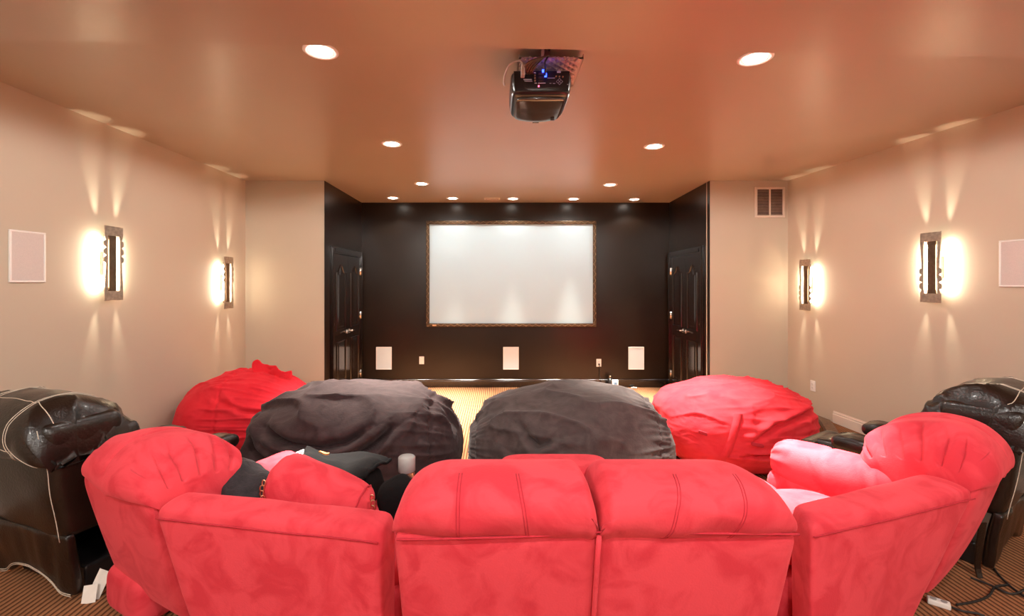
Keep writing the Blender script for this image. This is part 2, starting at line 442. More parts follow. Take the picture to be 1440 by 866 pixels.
def wall_speaker(p, n, w, h, label, group, grille):
    t = wall_thing('wall_speaker', label, 'wall speaker', p, n, group)
    bm = BM(); b = .012
    for lo, hi in (((-w/2, -h/2), (w/2, -h/2+b)), ((-w/2, h/2-b), (w/2, h/2)), ((-w/2, -h/2+b), (-w/2+b, h/2-b)), ((w/2-b, -h/2+b), (w/2, h/2-b))):
        box(bm, (lo[0], .0, lo[1]), (hi[0], .014, hi[1]), .003)
    link('bezel', bm, M['plastic'], t, smooth=False)
    bm = BM(); box(bm, (-w/2+b-.002, .0, -h/2+b-.002), (w/2-b+.002, .010, h/2-b+.002), .002)
    link('grille', bm, grille, t, smooth=False)
pl = U(37.5, 361, 3.07*650/(699-37.5)); wall_speaker((XL, pl.y, pl.z), NL, .232, .335, 'flat pale speaker in the left wall beside the near sconce', 'side wall speakers', M['grille'])
_y = 3.26; pr = U(1412, 370, _y); wall_speaker((XR(_y)-.001, _y, pr.z), NR, .215, .335, 'flat pale speaker in the right wall beside the near sconce', 'side wall speakers', M['grille'])
for px, lb in ((540, 'left of the three small white speakers low on the dark far wall'), (718.5, 'middle small white speaker under the projection screen'), (894.5, 'right of the three small white speakers low on the dark far wall')):
    q = U(px, 503.5, YF); wall_speaker((q.x, YF, q.z), NF, .243, .35, lb, 'speakers below the screen', M['grillew'])

def plate(p, n, label, kind):
    t = wall_thing('switch_plate' if kind == 'switch' else 'wall_outlet', label, 'switch' if kind == 'switch' else 'outlet', p, n)
    bm = BM(); box(bm, (-.038, 0, -.06), (.038, .007, .06), .004); link('cover_plate', bm, M['plastic'], t, smooth=False)
    if kind == 'switch':
        bm = BM(); box(bm, (-.017, .005, -.034), (.017, .010, .034), .002); link('rocker', bm, M['plastic'], t, smooth=False)
    else:
        for z in (-.02, .02):
            bm = BM(); cyl(bm, (0, .005, z), (0, .0095, z), .016); r = link('receptacle', bm, M['plastic'], t, smooth=False)
            bm = BM()
            for x in (-.006, .006): box(bm, (x-.0013, .009, z-.002), (x+.0013, .0105, z+.007))
            cyl(bm, (0, .009, z-.008), (0, .0105, z-.008), .0025, n=8)
            link('slots', bm, M['dark'], r, smooth=False)
    for z in (-.046, .046) if kind == 'switch' else (0.,):
        bm = BM(); cyl(bm, (0, .006, z), (0, .0085, z), .003, n=8); link('screw', bm, M['chrome'], t, smooth=False)
    return t
q = U(593, 506.5, YF); plate((q.x, YF, q.z), NF, 'white blank switch plate low on the far wall right of the left small speaker', 'switch')
q = U(842, 510, YF); oq = V((q.x, YF, q.z)); plate(oq, NF, 'white outlet on the dark far wall with a cord hanging from it', 'outlet')
_y = 5.22; q = U(1137.5, 542.5, _y); plate((XR(_y)-.001, _y, q.z), NR, 'white outlet on the right wall near the room corner', 'outlet')
_y = 3.70; q = U(1325, 576, _y); plate((XR(_y)-.001, _y, q.z), NR, 'white outlet on the right wall just above the red chair back', 'outlet')
# cord hanging from the far outlet
bm = BM(); tube(bm, smooth_path([oq+V((0, -.02, -.02)), oq+V((.004, -.04, -.05)), oq+V((.006, -.02, -.12)), oq+V((.012, -.02, -.25)), V((oq.x+.02, YF-.03, .16)), V((oq.x+.03, YF-.06, .02)), V((oq.x+.04, YF-.14, .006))], 6), .005)
box(bm, oq+V((-.012, -.036, -.034)), oq+V((.012, -.010, -.008)), .004)
tag(link('charging_cable', bm, M['cableb']), 'thin dark cord hanging from the outlet on the far wall', 'cord')

# small things on the floor at the far wall
c = U(866, 543, 6.95); t = thing('desk_clock', 'little white digital clock on the floor by the dark far wall', 'clock', (c.x-.01, 6.95, 0))
bm = BM(); box(bm, (-.045, -.02, 0), (.045, .03, .165), .008); link('body', bm, M['plastic'], t, smooth=False)
bm = BM(); box(bm, (-.024, -.024, .075), (.024, -.018, .135), .002); link('display', bm, M['lcd'], t, smooth=False)
c = U(859, 543, 7.08); t = thing('canister', 'small black canister behind the white clock by the far wall', 'canister', (c.x-.012, 7.07, 0))
bm = BM(); cyl(bm, (0, 0, 0), (0, 0, .17), .033); link('body', bm, M['proj'], t)
bm = BM(); cyl(bm, (0, 0, .17), (0, 0, .205), .030, .024); link('lid', bm, M['bronze'], t)
c = U(891, 539, YF-.03); bm = BM()
tube(bm, [V((c.x-.03, YF-.08, .012)), V((c.x+.03, YF-.10, .012))], .012, 10); cyl(bm, (c.x-.03, YF-.08, .012), (c.x-.05, YF-.073, .012), .006)
tag(link('cable_plug', bm, M['plastic']), 'tiny white cable plug lying on the floor against the far baseboard', 'plug')

# return air grille
def air_grille():
    q0 = U(1061, 263, YC); q1 = U(1103, 306, YC); w = q1.x-q0.x; h = q0.z-q1.z
    t = wall_thing('air_return_grille', 'white two panel air return grille high on the right return wall', 'vent', ((q0.x+q1.x)/2, YC, (q0.z+q1.z)/2), NF)
    bm = BM(); b = .028
    for lo, hi in (((-w/2, -h/2), (w/2, -h/2+b)), ((-w/2, h/2-b), (w/2, h/2)), ((-w/2, -h/2+b), (-w/2+b, h/2-b)), ((w/2-b, -h/2+b), (w/2, h/2-b)), ((-.009, -h/2+b), (.009, h/2-b))):
        box(bm, (lo[0], 0, lo[1]), (hi[0], .018, hi[1]), .004)
    link('frame', bm, M['white'], t, smooth=False)
    bm = BM(); box(bm, (-w/2+b, .0005, -h/2+b), (w/2-b, .002, h/2-b)); link('backing', bm, M['dark'], t, smooth=False)
    bm = BM(); n = 17
    for i in range(n):
        z = -h/2+b+(i+.5)*(h-2*b)/n
        rot = Matrix.Translation((0, .009, z)) @ Matrix.Rotation(-.6, 4, 'X')
        for a, c in ((-w/2+b, -.009), (.009, w/2-b)): box(bm, (a, -.008, -.0012), (c, .008, .0012), 0, rot)
    link('louvres', bm, M['louvre'], t, smooth=False)
air_grille()
def ceiling_vent():
    q = U(692, 279, 0); y = F*(ZC-CH)/(CY-279.)
    c = U(692, 279, y); t = thing('ceiling_vent', 'small white slotted vent in the ceiling before the screen', 'vent', (c.x, y, ZC))
    bm = BM(); w, d = .235, .13
    for lo, hi in (((-w/2, -d/2), (w/2, -d/2+.022)), ((-w/2, d/2-.022), (w/2, d/2)), ((-w/2, -d/2+.022), (-w/2+.022, d/2-.022)), ((w/2-.022, -d/2+.022), (w/2, d/2-.022))):
        box(bm, (lo[0], lo[1], -.012), (hi[0], hi[1], 0), .003)
    link('frame', bm, M['white'], t, smooth=False)
    bm = BM()
    for i in range(6):
        y = -d/2+.03+i*(d-.06)/5
        box(bm, (-w/2+.02, -.007, -.001), (w/2-.02, .007, .001), 0, Matrix.Translation((0, y, -.007)) @ Matrix.Rotation(.6, 4, 'X'))
    link('louvres', bm, M['louvre'], t, smooth=False)
ceiling_vent()

# ------------------------------------------------------------------ recessed ceiling lights
LK = dict(near=60., mid=60., far=60., rear=60.)
def lathe(bm, prof, n=36):
    rings = []
    for r, z in prof:
        rings.append([bm.verts.new((r*math.cos(2*PI*k/n), r*math.sin(2*PI*k/n), z)) for k in range(n)])
    for a, b in zip(rings, rings[1:]):
        for k in range(n): bm.faces.new((a[k], a[(k+1) % n], b[(k+1) % n], b[k]))
    return rings
_proto = {}
def downlight(x, y, zc, label, energy, size, blend, beam=0, r=.092, group='recessed ceiling lights', aim=None):
    t = thing('recessed_light', label, 'ceiling light', (x, y, zc), 0, group)
    if not _proto:
        bm = BM(); lathe(bm, [(r, 0), (r, -.004), (r-.006, -.008), (r-.020, -.006), (r-.022, 0)]); a = link('trim_ring', bm, M['plastic'], t)
        bm = BM(); lathe(bm, [(r-.021, -.004), (r-.028, .0), (r-.030, .0)][0:2]); rings = lathe(bm, [(r-.022, -.005), (r-.034, -.003)])
        b = link('baffle', bm, M['baffle'], t)
        bm = BM(); rings = lathe(bm, [(r-.030, -.002), (r-.034, -.006), (.045, -.010), (.02, -.0125)]); bm.faces.new(rings[-1]); c = link('lamp_lens', bm, M['bulb'], t)
        _proto.update(a=a, b=b, c=c)
    else:
        for k in 'abc':
            c = _proto[k].copy(); COL.objects.link(c); c.parent = t
    l = lamp('lamp', 'SPOT', (0, 0, -.03), energy, parent=t, spot_size=math.radians(size), spot_blend=blend, shadow_soft_size=.06)
    if beam: lamp('beam', 'SPOT', (0, 0, -.03), beam[0], (1, .965, .84), t, spot_size=math.radians(beam[1]), spot_blend=1., shadow_soft_size=.05)
    if aim is not None: l.rotation_euler = aim
    return t
def ceil_at(px, py):
    y = F*(ZC-CH)/(CY-py); return (px-CX)/F*y, y
EN = dict(A=26, B=26, C=12, D=13, R=64)
BEAM = dict(A=(1350, 38), B=(820, 58), C=(2300, 58), D=(420, 26))
for px, py, lb, en, sz, bl in (
    (451, 71.5, 'recessed light with bright lens cut by the ceiling step, left of the projector', 'A', 178, .1),
    (1062, 81.5, 'recessed light with bright lens beside the ceiling step, right of the projector', 'A', 178, .1),
    (551, 202, 'recessed light ahead of the projector on the left', 'B', 178, .1),
    (920, 205.5, 'recessed light ahead of the projector on the right', 'B', 178, .1),
    (593, 258, 'recessed light just before the screen row on the left', 'C', 150, .3),
    (858, 259.5, 'recessed light just before the screen row on the right', 'C', 150, .3),
    (552.5, 278, 'leftmost recessed light in the row by the dark far wall', 'D', 124, .25),
    (636.5, 278.5, 'recessed light in the far row above the left part of the screen', 'D', 124, .25),
    (721.5, 279, 'recessed light in the far row above the middle of the screen', 'D', 124, .25),
    (806.5, 279.5, 'recessed light in the far row above the right part of the screen', 'D', 124, .25),
    (892, 280, 'rightmost recessed light in the row by the dark far wall', 'D', 124, .25)):
    x, y = ceil_at(px, py); downlight(x, y, ZC, lb, EN[en], sz, bl, (950, 25) if px == 451 else BEAM[en])
for x in (-1.6, .35, 2.3):
    for y in (-.1, -1.4):
        downlight(x, y, 2.7535, 'recessed light in the lower ceiling behind the sofa', EN['R'], 179, .05, group='rear recessed lights')

# ------------------------------------------------------------------ sconces
SW, SH = .175, .58
_sp = {}
def sconce(p, n, label, flip):
    t = wall_thing('wall_sconce', label, 'wall sconce', p, n, 'wall sconces')
    if flip not in _sp:
        s = -1 if flip else 1
        bm = BM(); w, h = SW/2, SH/2; y0, y1 = .062, .068; sx = .058; sz = .215
        lob = []
        for k in range(3):
            zc = s*(.03+.062*(k-.0)); 
            lob.append(zc)
        lob.sort()
        def strip(side):
            o = [(side*sx, -sz), (side*w, -sz)]
            for zc in lob:
                for i in range(9):
                    a = -PI/2+PI*i/8
                    o.append((side*(w-.014+.022*math.cos(a)), zc+.027*math.sin(a)))
            o += [(side*w, sz), (side*sx, sz)]
            prism(bm, o, lambda a, b: V((a, y0, b)), lambda a, b: V((a, y1, b)))
        strip(1); strip(-1)
        for z0, z1 in ((-h, -sz), (sz, h)): box(bm, (-w, y0, z0), (w, y1, z1), .002)
        a = link('face_plate', bm, M['steel'], t, smooth=False)
        bm = BM(); box(bm, (-.033, .046, -sz-.004), (.033, .058, sz+.004), .002); cyl(bm, (0, .01, 0), (0, .05, 0), .012); box(bm, (-.05, 0, -.09), (.05, .014, .09), .004)
        for z in (-.06, .06): cyl(bm, (0, .01, z), (0, .032, z), .012)
        for z in (-h+.03, h-.03):
            cyl(bm, (0, .035, z), (0, .064, z), .008); box(bm, (-.012, .028, min(z, z-math.copysign(.06, z))), (.012, .038, max(z, z-math.copysign(.06, z))))
        b = link('bracket', bm, M['bronze'], t, smooth=False)
        bs = []
        for sx_ in (-1, 1):
            bm = BM(); cyl(bm, (sx_*.047, .034, -.185), (sx_*.047, .034, .185), .0065, n=14); bs.append(link('lamp_tube', bm, M['tube'], t))
            for z in (-.203, .203):
                bm = BM(); cyl(bm, (sx_*.047, .034, z-.018), (sx_*.047, .034, z+.018), .010, n=14)
                bs.append(link('socket', bm, M['chrome'], t))
        _sp[flip] = [a, b, *bs]
    else:
        for o in _sp[flip]:
            c = o.copy(); COL.objects.link(c); c.parent = t
    for sx_ in (-1, 1):
        # each lamp throws light sideways on to the wall and in narrow beams up and down it
        l = lamp('lamp', 'AREA', (sx_*.098, .050, 0), 1.5, (1, .90, .70), t, shape='RECTANGLE', size=.016, size_y=.40, spread=PI)
        l.rotation_euler = (-PI/2, 0, 0)
        for up in (-1, 1):
            l = lamp('lamp', 'SPOT', (sx_*.078, .040, up*.22), 17. if up > 0 else 9., (1, .90, .70), t, spot_size=math.radians(24), spot_blend=1., shadow_soft_size=.008)
            d = V((sx_*.10, -.045, up)); l.rotation_euler = (-d).to_track_quat('Z', 'Y').to_euler()
def wall_left_pt(px, py):
    y = -XL*F/(CX-px); return V((XL, y, CH-(py-CY)/F*y))
def wall_right_pt(px, py):
    k = (px-CX)/F; y = (3.675+.0521*3.224)/(k+.0521); return V((XR(y), y, CH-(py-CY)/F*y))
sconce(wall_left_pt(148.5, 370.5), NL, 'near nickel sconce glowing on the left wall', False)
sconce(wall_left_pt(313.5, 397.5), NL, 'far nickel sconce glowing on the left wall near the corner', False)
sconce(wall_right_pt(1319, 376), NR, 'near nickel sconce glowing on the right wall', True)
sconce(wall_right_pt(1139.5, 400.5), NR, 'far nickel sconce glowing on the right wall near the corner', True)

# ------------------------------------------------------------------ projector on its ceiling plate
def projector():
    x0, x1, y0, y1 = .072, .402, 2.46, 2.86; cx = (x0+x1)/2; cy = 2.62
    zb, zt = CH+1.0, CH+1.135
    mt = thing('projector_mount', 'white perforated metal mount plate on the ceiling above the projector', 'projector mount', (.285, 2.60, ZC))
    L = V(mt.location)
    bm = BM()                                                    # plate with diamond holes, built as a lattice
    px0, px1, py0, py1, z = .115, .458, 2.44, 2.80, CH+1.185
    b = .028
    for lo, hi in (((px0, py0), (px1, py0+.012)), ((px0, py1-b), (px1, py1)), ((px0, py0), (px0+b*.5, py1)), ((px1-b*1.2, py0), (px1, py1))):
        box(bm, V((lo[0], lo[1], z))-L, V((hi[0], hi[1], z+.003))-L)
    s = .05
    n = 20
    for sgn in (1, -1):
        for i in range(-n, n):
            # diagonal bars clipped to the plate
            a = []
            for k in range(81):
                xx = px0+.01+(px1-px0-.03)*k/80
                yy = py0+sgn*(xx-px0)*1.0+i*s
                if py0+.005 < yy < py1-.01: a.append(V((xx, yy, z+.0015))-L)
            if len(a) > 2: tube(bm, [a[0], a[-1]], .0095, 6)
    lo, hi = (px0, py0), (px1, py1)
    link('perforated_plate', bm, M['mount'], mt, smooth=False)
    bm = BM()
    for lo, hi in (((px0, py0), (px0+.003, py1)), ((px1-.003, py0), (px1, py1)), ((px0, py1-.003), (px1, py1))):
        box(bm, V((lo[0], lo[1], z))-L, V((hi[0], hi[1], z+.022))-L)
    link('plate_rim', bm, M['mount'], mt, smooth=False)
    bm = BM(); cyl(bm, V((.285, 2.60, ZC))-L, V((.285, 2.60, z))-L, .03); cyl(bm, V((.285, 2.60, ZC))-L, V((.285, 2.60, ZC-.012))-L, .07)
    for dx, dy in ((-.09, -.06), (.09, -.06), (-.09, .08), (.09, .08)): cyl(bm, V((.25+dx, 2.62+dy, z))-L, V((.25+dx, 2.62+dy, zt-.004))-L, .007)
    box(bm, V((.235, 2.44, z+.003))-L, V((.275, 2.475, ZC-.002))-L, .004)
    link('bracket', bm, M['mount'], mt, smooth=False)

    t = thing('projector', 'black projector hanging upside down with lit blue connector panel', 'projector', (cx, cy, zb)); L = V(t.location)
    def fn(p):
        w = .165*(1-.06*max(0, -p.z)); y = p.y*.185
        bow = .030*(1-p.x*p.x)*(1 if p.z < 0 else .2)
        zz = p.z*.0675
        if p.z < 0: zz -= .012*(1-p.x**2)*(.5+.5*p.y)
        return V((cx+p.x*w, 2.645+y+(bow if p.y > 0 else -.008*(1-p.x*p.x)), (zb+zt)/2+zz))-L
    bm = BM(); soft(bm, fn, (9, 9, 7), 26); link('case', bm, M['proj'], t)
    # glossy top cover, seen from below
    def fn2(p):
        a = fn(V((p.x*.86, p.y*.80+.04, -.985)))
        return a+V((0, 0, p.z*.010-.002))
    bm = BM(); soft(bm, fn2, (10, 10, 6), 20); cov = link('top_cover', bm, M['gloss'], t)
    bm = BM(); q = fn(V((0, .93, -.9)))
    box(bm, q+V((-.02, -.004, -.016)), q+V((.02, .0, -.010)), .001); link('badge', bm, M['chrome'], t, smooth=False)
    bm = BM(); q = fn(V((.62, .62, -1)))
    cyl(bm, q+V((0, 0, -.02)), q+V((0, 0, .0)), .013, n=16); link('foot', bm, M['proj'], t)
    # lens at the far side
    bm = BM(); cyl(bm, V((cx-.05, 2.85, zb+.07))-L, V((cx-.05, 2.905, zb+.07))-L, .042, .046); link('lens_barrel', bm, M['gloss'], t)
    # the lamp behind the lens, masked to the screen's rectangle
    lc = V((cx-.05, 2.915, zb+.07)); tg = V((.2175, YF-.06, 1.762)); d = tg-lc
    lo = lamp('projection_lamp', 'SPOT', lc-L, 60, (.34, .82, 1), t, spot_size=math.radians(46), spot_blend=.0, shadow_soft_size=.004)
    lo.rotation_euler = (-d).to_track_quat('Z', 'Y').to_euler()
    lo.data.use_nodes = True; nt = lo.data.node_tree; em = nt.nodes['Emission']
    tc = nt.nodes.new('ShaderNodeTexCoord'); sx = nt.nodes.new('ShaderNodeSeparateXYZ'); nt.links.new(tc.outputs['Normal'], sx.inputs[0])
    def mth(op, a, b):
        n = nt.nodes.new('ShaderNodeMath'); n.operation = op
        for i, v in enumerate((a, b)):
            if v is None: continue
            if isinstance(v, float): n.inputs[i].default_value = v
            else: nt.links.new(v, n.inputs[i])
        return n.outputs[0]
    hx, hy = 1.25/d.length, .74/d.length
    mx = mth('LESS_THAN', mth('ABSOLUTE', mth('DIVIDE', sx.outputs['X'], sx.outputs['Z']), None), hx)
    my = mth('LESS_THAN', mth('ABSOLUTE', mth('DIVIDE', sx.outputs['Y'], sx.outputs['Z']), None), hy)
    nt.links.new(mth('MULTIPLY', mx, my), em.inputs['Strength'])
    # connector panel on the near face
    R = lambda u, v: fn(V((u, -1, v)))+V((0, -.0025, 0))
    bm = BM(); a, bb, c, d = R(-.90, -.80), R(.90, -.80), R(.90, .80), R(-.90, .80)
    for P in (1,):
        vs = [bm.verts.new(v+V((0, -.001, 0))) for v in (a, bb, c, d)]; ws = [bm.verts.new(v+V((0, .006, 0))) for v in (a, bb, c, d)]
        bm.faces.new(vs); bm.faces.new(ws[::-1])
        for i in range(4): bm.faces.new((vs[i], ws[i], ws[(i+1) % 4], vs[(i+1) % 4]))
    pan = link('connector_panel', bm, M['proj'], t, smooth=False)
    def chip(nm, lst, m, par, r=None, dep=.004):
        for it in lst:
            bm = BM(); u, v = it[0], it[1]; q = R(u, v)
            if r: cyl(bm, q+V((0, .001, 0)), q+V((0, -dep, 0)), r, n=12)
            else: box(bm, q+V((-it[2]/2, -dep, -it[3]/2)), q+V((it[2]/2, .001, it[3]/2)), .0006)
            link(nm, bm, m, par, smooth=False)
    chip('port', [(-.02, .55, .030, .012), (-.02, .25, .030, .012), (-.02, -.02, .026, .010)], M['frame'], pan)
    chip('jack', [(-.22, .62), (-.22, .42), (-.22, .22), (-.22, .02)], M['gold'], pan, .0045)
    chip('screw_post', [(.46, .36), (.57, .34), (.68, .34)], M['gold'], pan, .004)
    chip('printed_marks', [(-.45, .12, .045, .005), (-.42, -.02, .038, .004), (-.5, .0, .02, .003), (.3, .22, .04, .003), (.0, -.18, .04, .004), (.55, .72, .02, .010), (.4, -.2, .012, .003), (.28, -.2, .010, .003), (.85, -.25, .006, .004), (-.2, -.18, .012, .004)], M['mark'], pan, None, .0022)
    bm = BM(); q = R(.57, -.05); k = .017
    for s_ in (1.,): tube(bm, [q+V((k, -.003, 0)), q+V((0, -.003, k)), q+V((-k, -.003, 0)), q+V((0, -.003, -k))], .0011, 6, closed=True)
    tube(bm, [q+V((k*.5, -.003, k*.5)), q+V((-k*.5, -.003, -k*.5))], .0009, 6); tube(bm, [q+V((k*.5, -.003, -k*.5)), q+V((-k*.5, -.003, k*.5))], .0009, 6)
    link('diamond_keypad', bm, M['mark'], pan, smooth=False)
    chip('blue_led', [(.12, .45, .012, .020), (.04, .75, .010, .018)], M['led'], pan, None, .004)
    chip('red_led', [(-.10, -.42)], M['ledr'], pan, .004)
    lamp('panel_glow', 'POINT', R(.1, .55)+V((0, -.035, .02)),   .10, (.03, .05, 1), t, shadow_soft_size=.01)
    # leads
    RW = lambda u, v: R(u, v)+L
    bm = BM()
    for k in range(5):
        e = V((.01*k-.02, 0, 0))
        tube(bm, smooth_path([V((.255+.006*k, 2.44+.003*k, ZC-.006)), V((.25+.004*k, 2.425, ZC-.05)), V((.215-.012*k, 2.405-.004*k, ZC-.10)), V((.185-.012*k, 2.42, ZC-.135)), RW(-.22-.08*k, .55)+V((0, -.006, 0))], 6), .0055, 8)
    tag(link('cable_bundle', bm, M['bronze']), 'bundle of grey leads running from the ceiling into the projector', 'cables')
    bm = BM()
    tube(bm, smooth_path([RW(-.62, .45)+V((0, -.004, 0)), RW(-.62, .45)+V((0, -.05, .02)), RW(-.66, 1.05)+V((-.01, -.05, .012)), RW(-.9, .95)+V((-.02, -.04, .008)), RW(-1.05, .5)+V((-.02, -.02, .0)), RW(-1.2, -.15)+V((-.005, -.02, 0)), RW(-1.22, -.45)+V((0, -.02, 0))], 6), .0045, 8)
    box(bm, RW(-.62, .45)+V((-.010, -.055, -.02)), RW(-.62, .45)+V((.010, -.012, .034)), .003)
    tag(link('loose_cable', bm, M['cablew']), 'pale loose cable curling out of the left side of the projector', 'cable')
    bm = BM()
    tube(bm, smooth_path([RW(.10, .42)+V((0, -.004, 0)), RW(.10, .7)+V((0, -.03, 0)), RW(.02, 1.1)+V((.01, -.03, .01)), V((.268, 2.43, ZC-.05)), V((.275, 2.445, ZC-.004))], 6), .005, 8)
    tag(link('network_cable', bm, M['cableb']), 'dark lead beside the blue light at the top of the projector', 'cable')
projector()

# ------------------------------------------------------------------ red sectional sofa
S = M['suede']
sofa = thing('sectional_sofa', 'curved red suede reclining sectional sofa seen from behind on the raised platform', 'sofa', (.28, 2.0, PF))
SO = V(sofa.location)
def sp(name, bm, m=S, par=sofa): 
    for v in bm.verts: v.co -= SO
    return link(name, bm, m, par)
def wr_gather(seed, amp):
    return lambda u, t, h: V((0, 0, 0))

LX0, LXM, LX1 = -.303, .288, .862
def Yr(z): return 1.30+(.926-z)*.265
prof_love = [(1.325, .900), (1.300, .915), (1.272, .955), (1.266, 1.00), (1.285, 1.03), (1.335, 1.055), (1.42, 1.063), (1.53, 1.045), (1.61, .99), (1.65, .91), (1.645, .80), (1.60, .66)]
for k, (a, b) in enumerate(((LX0, LXM), (LXM, LX1))):
    bm = BM()
    def xo(u, v, z, a=a, b=b):
        x = a+(b-a)*u
        return V((x, v, z))
    inner = (lambda u: 1-u) if k == 0 else (lambda u: u)
    def wr(u, t, h, k=k):
        ui = (1-u) if k == 0 else u
        uo = 1-ui
        ph = math.sin(ui*90)*math.exp(-ui*14)*.006*math.sin(PI*min(1, t*2))
        z = -.034*math.exp(-(ui/.045)**2)*(1 if .25 < t < .7 else .4)
        sm = nz((u*2.5, t*4, k), 1.7, 3)*.010*math.sin(PI*min(1, t*1.6))
        return V((0, ph+sm*.7, z+sm+math.sin(t*60+u*9)*.0025*math.exp(-ui*22)))
    SF = loft_roll(bm, xo, prof_love, .905, 2.3 if k == 0 else 3.6, 3.6 if k == 0 else 2.3, 56, wr, rl=.30 if k == 0 else .10, rr=.10 if k == 0 else .32)
    sp('back_cushion', bm)
    bm = BM()
    z0, z1 = PF+.08, .925
    ga, gb = (0, .010) if k == 0 else (-.010, 0)
    a, b = a+ga, b+gb
    c = [[[V((a+.004+(.02 if k == 0 else 0), Yr(z0), z0)), V((a+.003, Yr(z1), z1))], [V((a+.03, Yr(z0)+.16, z0)), V((a+.03, Yr(z1)+.22, z1))]],
         [[V((b-.004-(.03 if k == 1 else 0), Yr(z0), z0)), V((b-.003, Yr(z1), z1))], [V((b-.03, Yr(z0)+.16, z0)), V((b-.03, Yr(z1)+.22, z1))]]]
    h = hexa(c)
    soft(bm, lambda p, h=h: h(p)+V((0, -.012*(1-p.x*p.x)*(1-p.z*p.z)*(p.y < -.3)+nz(h(p), 3, 5)*.006, 0)), (22, 10, 22), 26)
    pn = sp('back_panel', bm)
    a, b = a-ga, b-gb
    # stitched seams on the cushion
    for uu, lean in (((.33, 0), (.64, .05)) if k == 0 else ((.36, -.11), (.68, -.09))):
        for d in (-.007, .007):
            bm = BM(); line_on(bm, SF, [(uu+d-lean*(i/20-.5), .03+.47*i/20) for i in range(21)], .0014, 6, .0004); sp('seam', bm, M['seam'])
# centre welt and crease welt
bm = BM(); tube(bm, [V((LXM-.002+.004*i, Yr(z)-.006, z)) for i in (0,) for z in (.92, .8, .65, .45, .25)], .0075, 8); sp('welt', bm)
bm = BM(); tube(bm, smooth_path([V((LX0+.02, Yr(.905)-.002, .905)), V((LX0+.15, Yr(.915)-.010, .913)), V((LX0+.4, Yr(.918)-.010, .920)), V((LXM, Yr(.93)-.004, .931)),
    V((LXM+.2, Yr(.93)-.010, .931)), V((LX1-.15, Yr(.925)-.010, .928)), V((LX1-.01, Yr(.915), .920))], 6), .0035, 6); sp('seam', bm, M['seam'])
# seats and raised footrest of the centre section
for a, b in ((LX0+.02, LXM-.006), (LXM+.006, LX1-.02)):
    bm = BM(); c = V(((a+b)/2, 2.02, .50)); soft(bm, lambda p: c+V((p.x*(b-a)/2, p.y*.37, p.z*.115)), (6, 6, 3), 18); sp('seat_cushion', bm)
bm = BM(); c = V((.335, 2.66, .530)); soft(bm, lambda p: c+V((p.x*(.335-.03*p.y), p.y*.155, p.z*.072)), (7, 6, 4), 20); sp('footrest', bm)
bm = BM()
for x in (.1, .55): 
    tube(bm, [V((x, 2.3, .36)), V((x, 2.45, .45)), V((x, 2.6, .475))], .012, 8)
sp('footrest_linkage', bm, M['proj'])
bm = BM(); box(bm, (LX0+.03, 1.62, PF+.02), (LX1-.03, 2.38, .42), .03); sp('seat_base', bm)

# low wedge backs either side
def wedge(f0, f1, b0, b1, zt, lean_end, sag):
    """f0/f1 near-face top at chair end / sofa end, b0/b1 far-face top"""
    z0 = PF+.06
    bm = BM()
    lo = lambda p, s=V((0, 0, 0)): V((p[0]+s.x, p[1]+s.y, z0))
    hi = lambda p, dz=0: V((p[0], p[1], zt+dz))
    c = [[[lo(f0, lean_end), hi(f0)], [lo(b0, lean_end), hi(b0, sag)]], [[lo(f1), hi(f1)], [lo(b1), hi(b1)]]]
    h = hexa(c)
    soft(bm, lambda p: h(p)+V((0, nz(h(p), 4, 2)*.006, nz(h(p), 5, 8)*.005+(.012*(1-p.y*p.y) if p.z > .6 else 0))), (26, 9, 14), 30)
    o = sp('wedge_back', bm)
    bm = BM(); pts = [h(V((x, -1.0, .90)))+V((0, -.003, 0)) for x in [-.97+1.94*i/24 for i in range(25)]]
    tube(bm, [q+V((0, nz(q, 4, 2)*.006, 0)) for q in pts], .003, 6); sp('seam', bm, M['seam'])
    return h
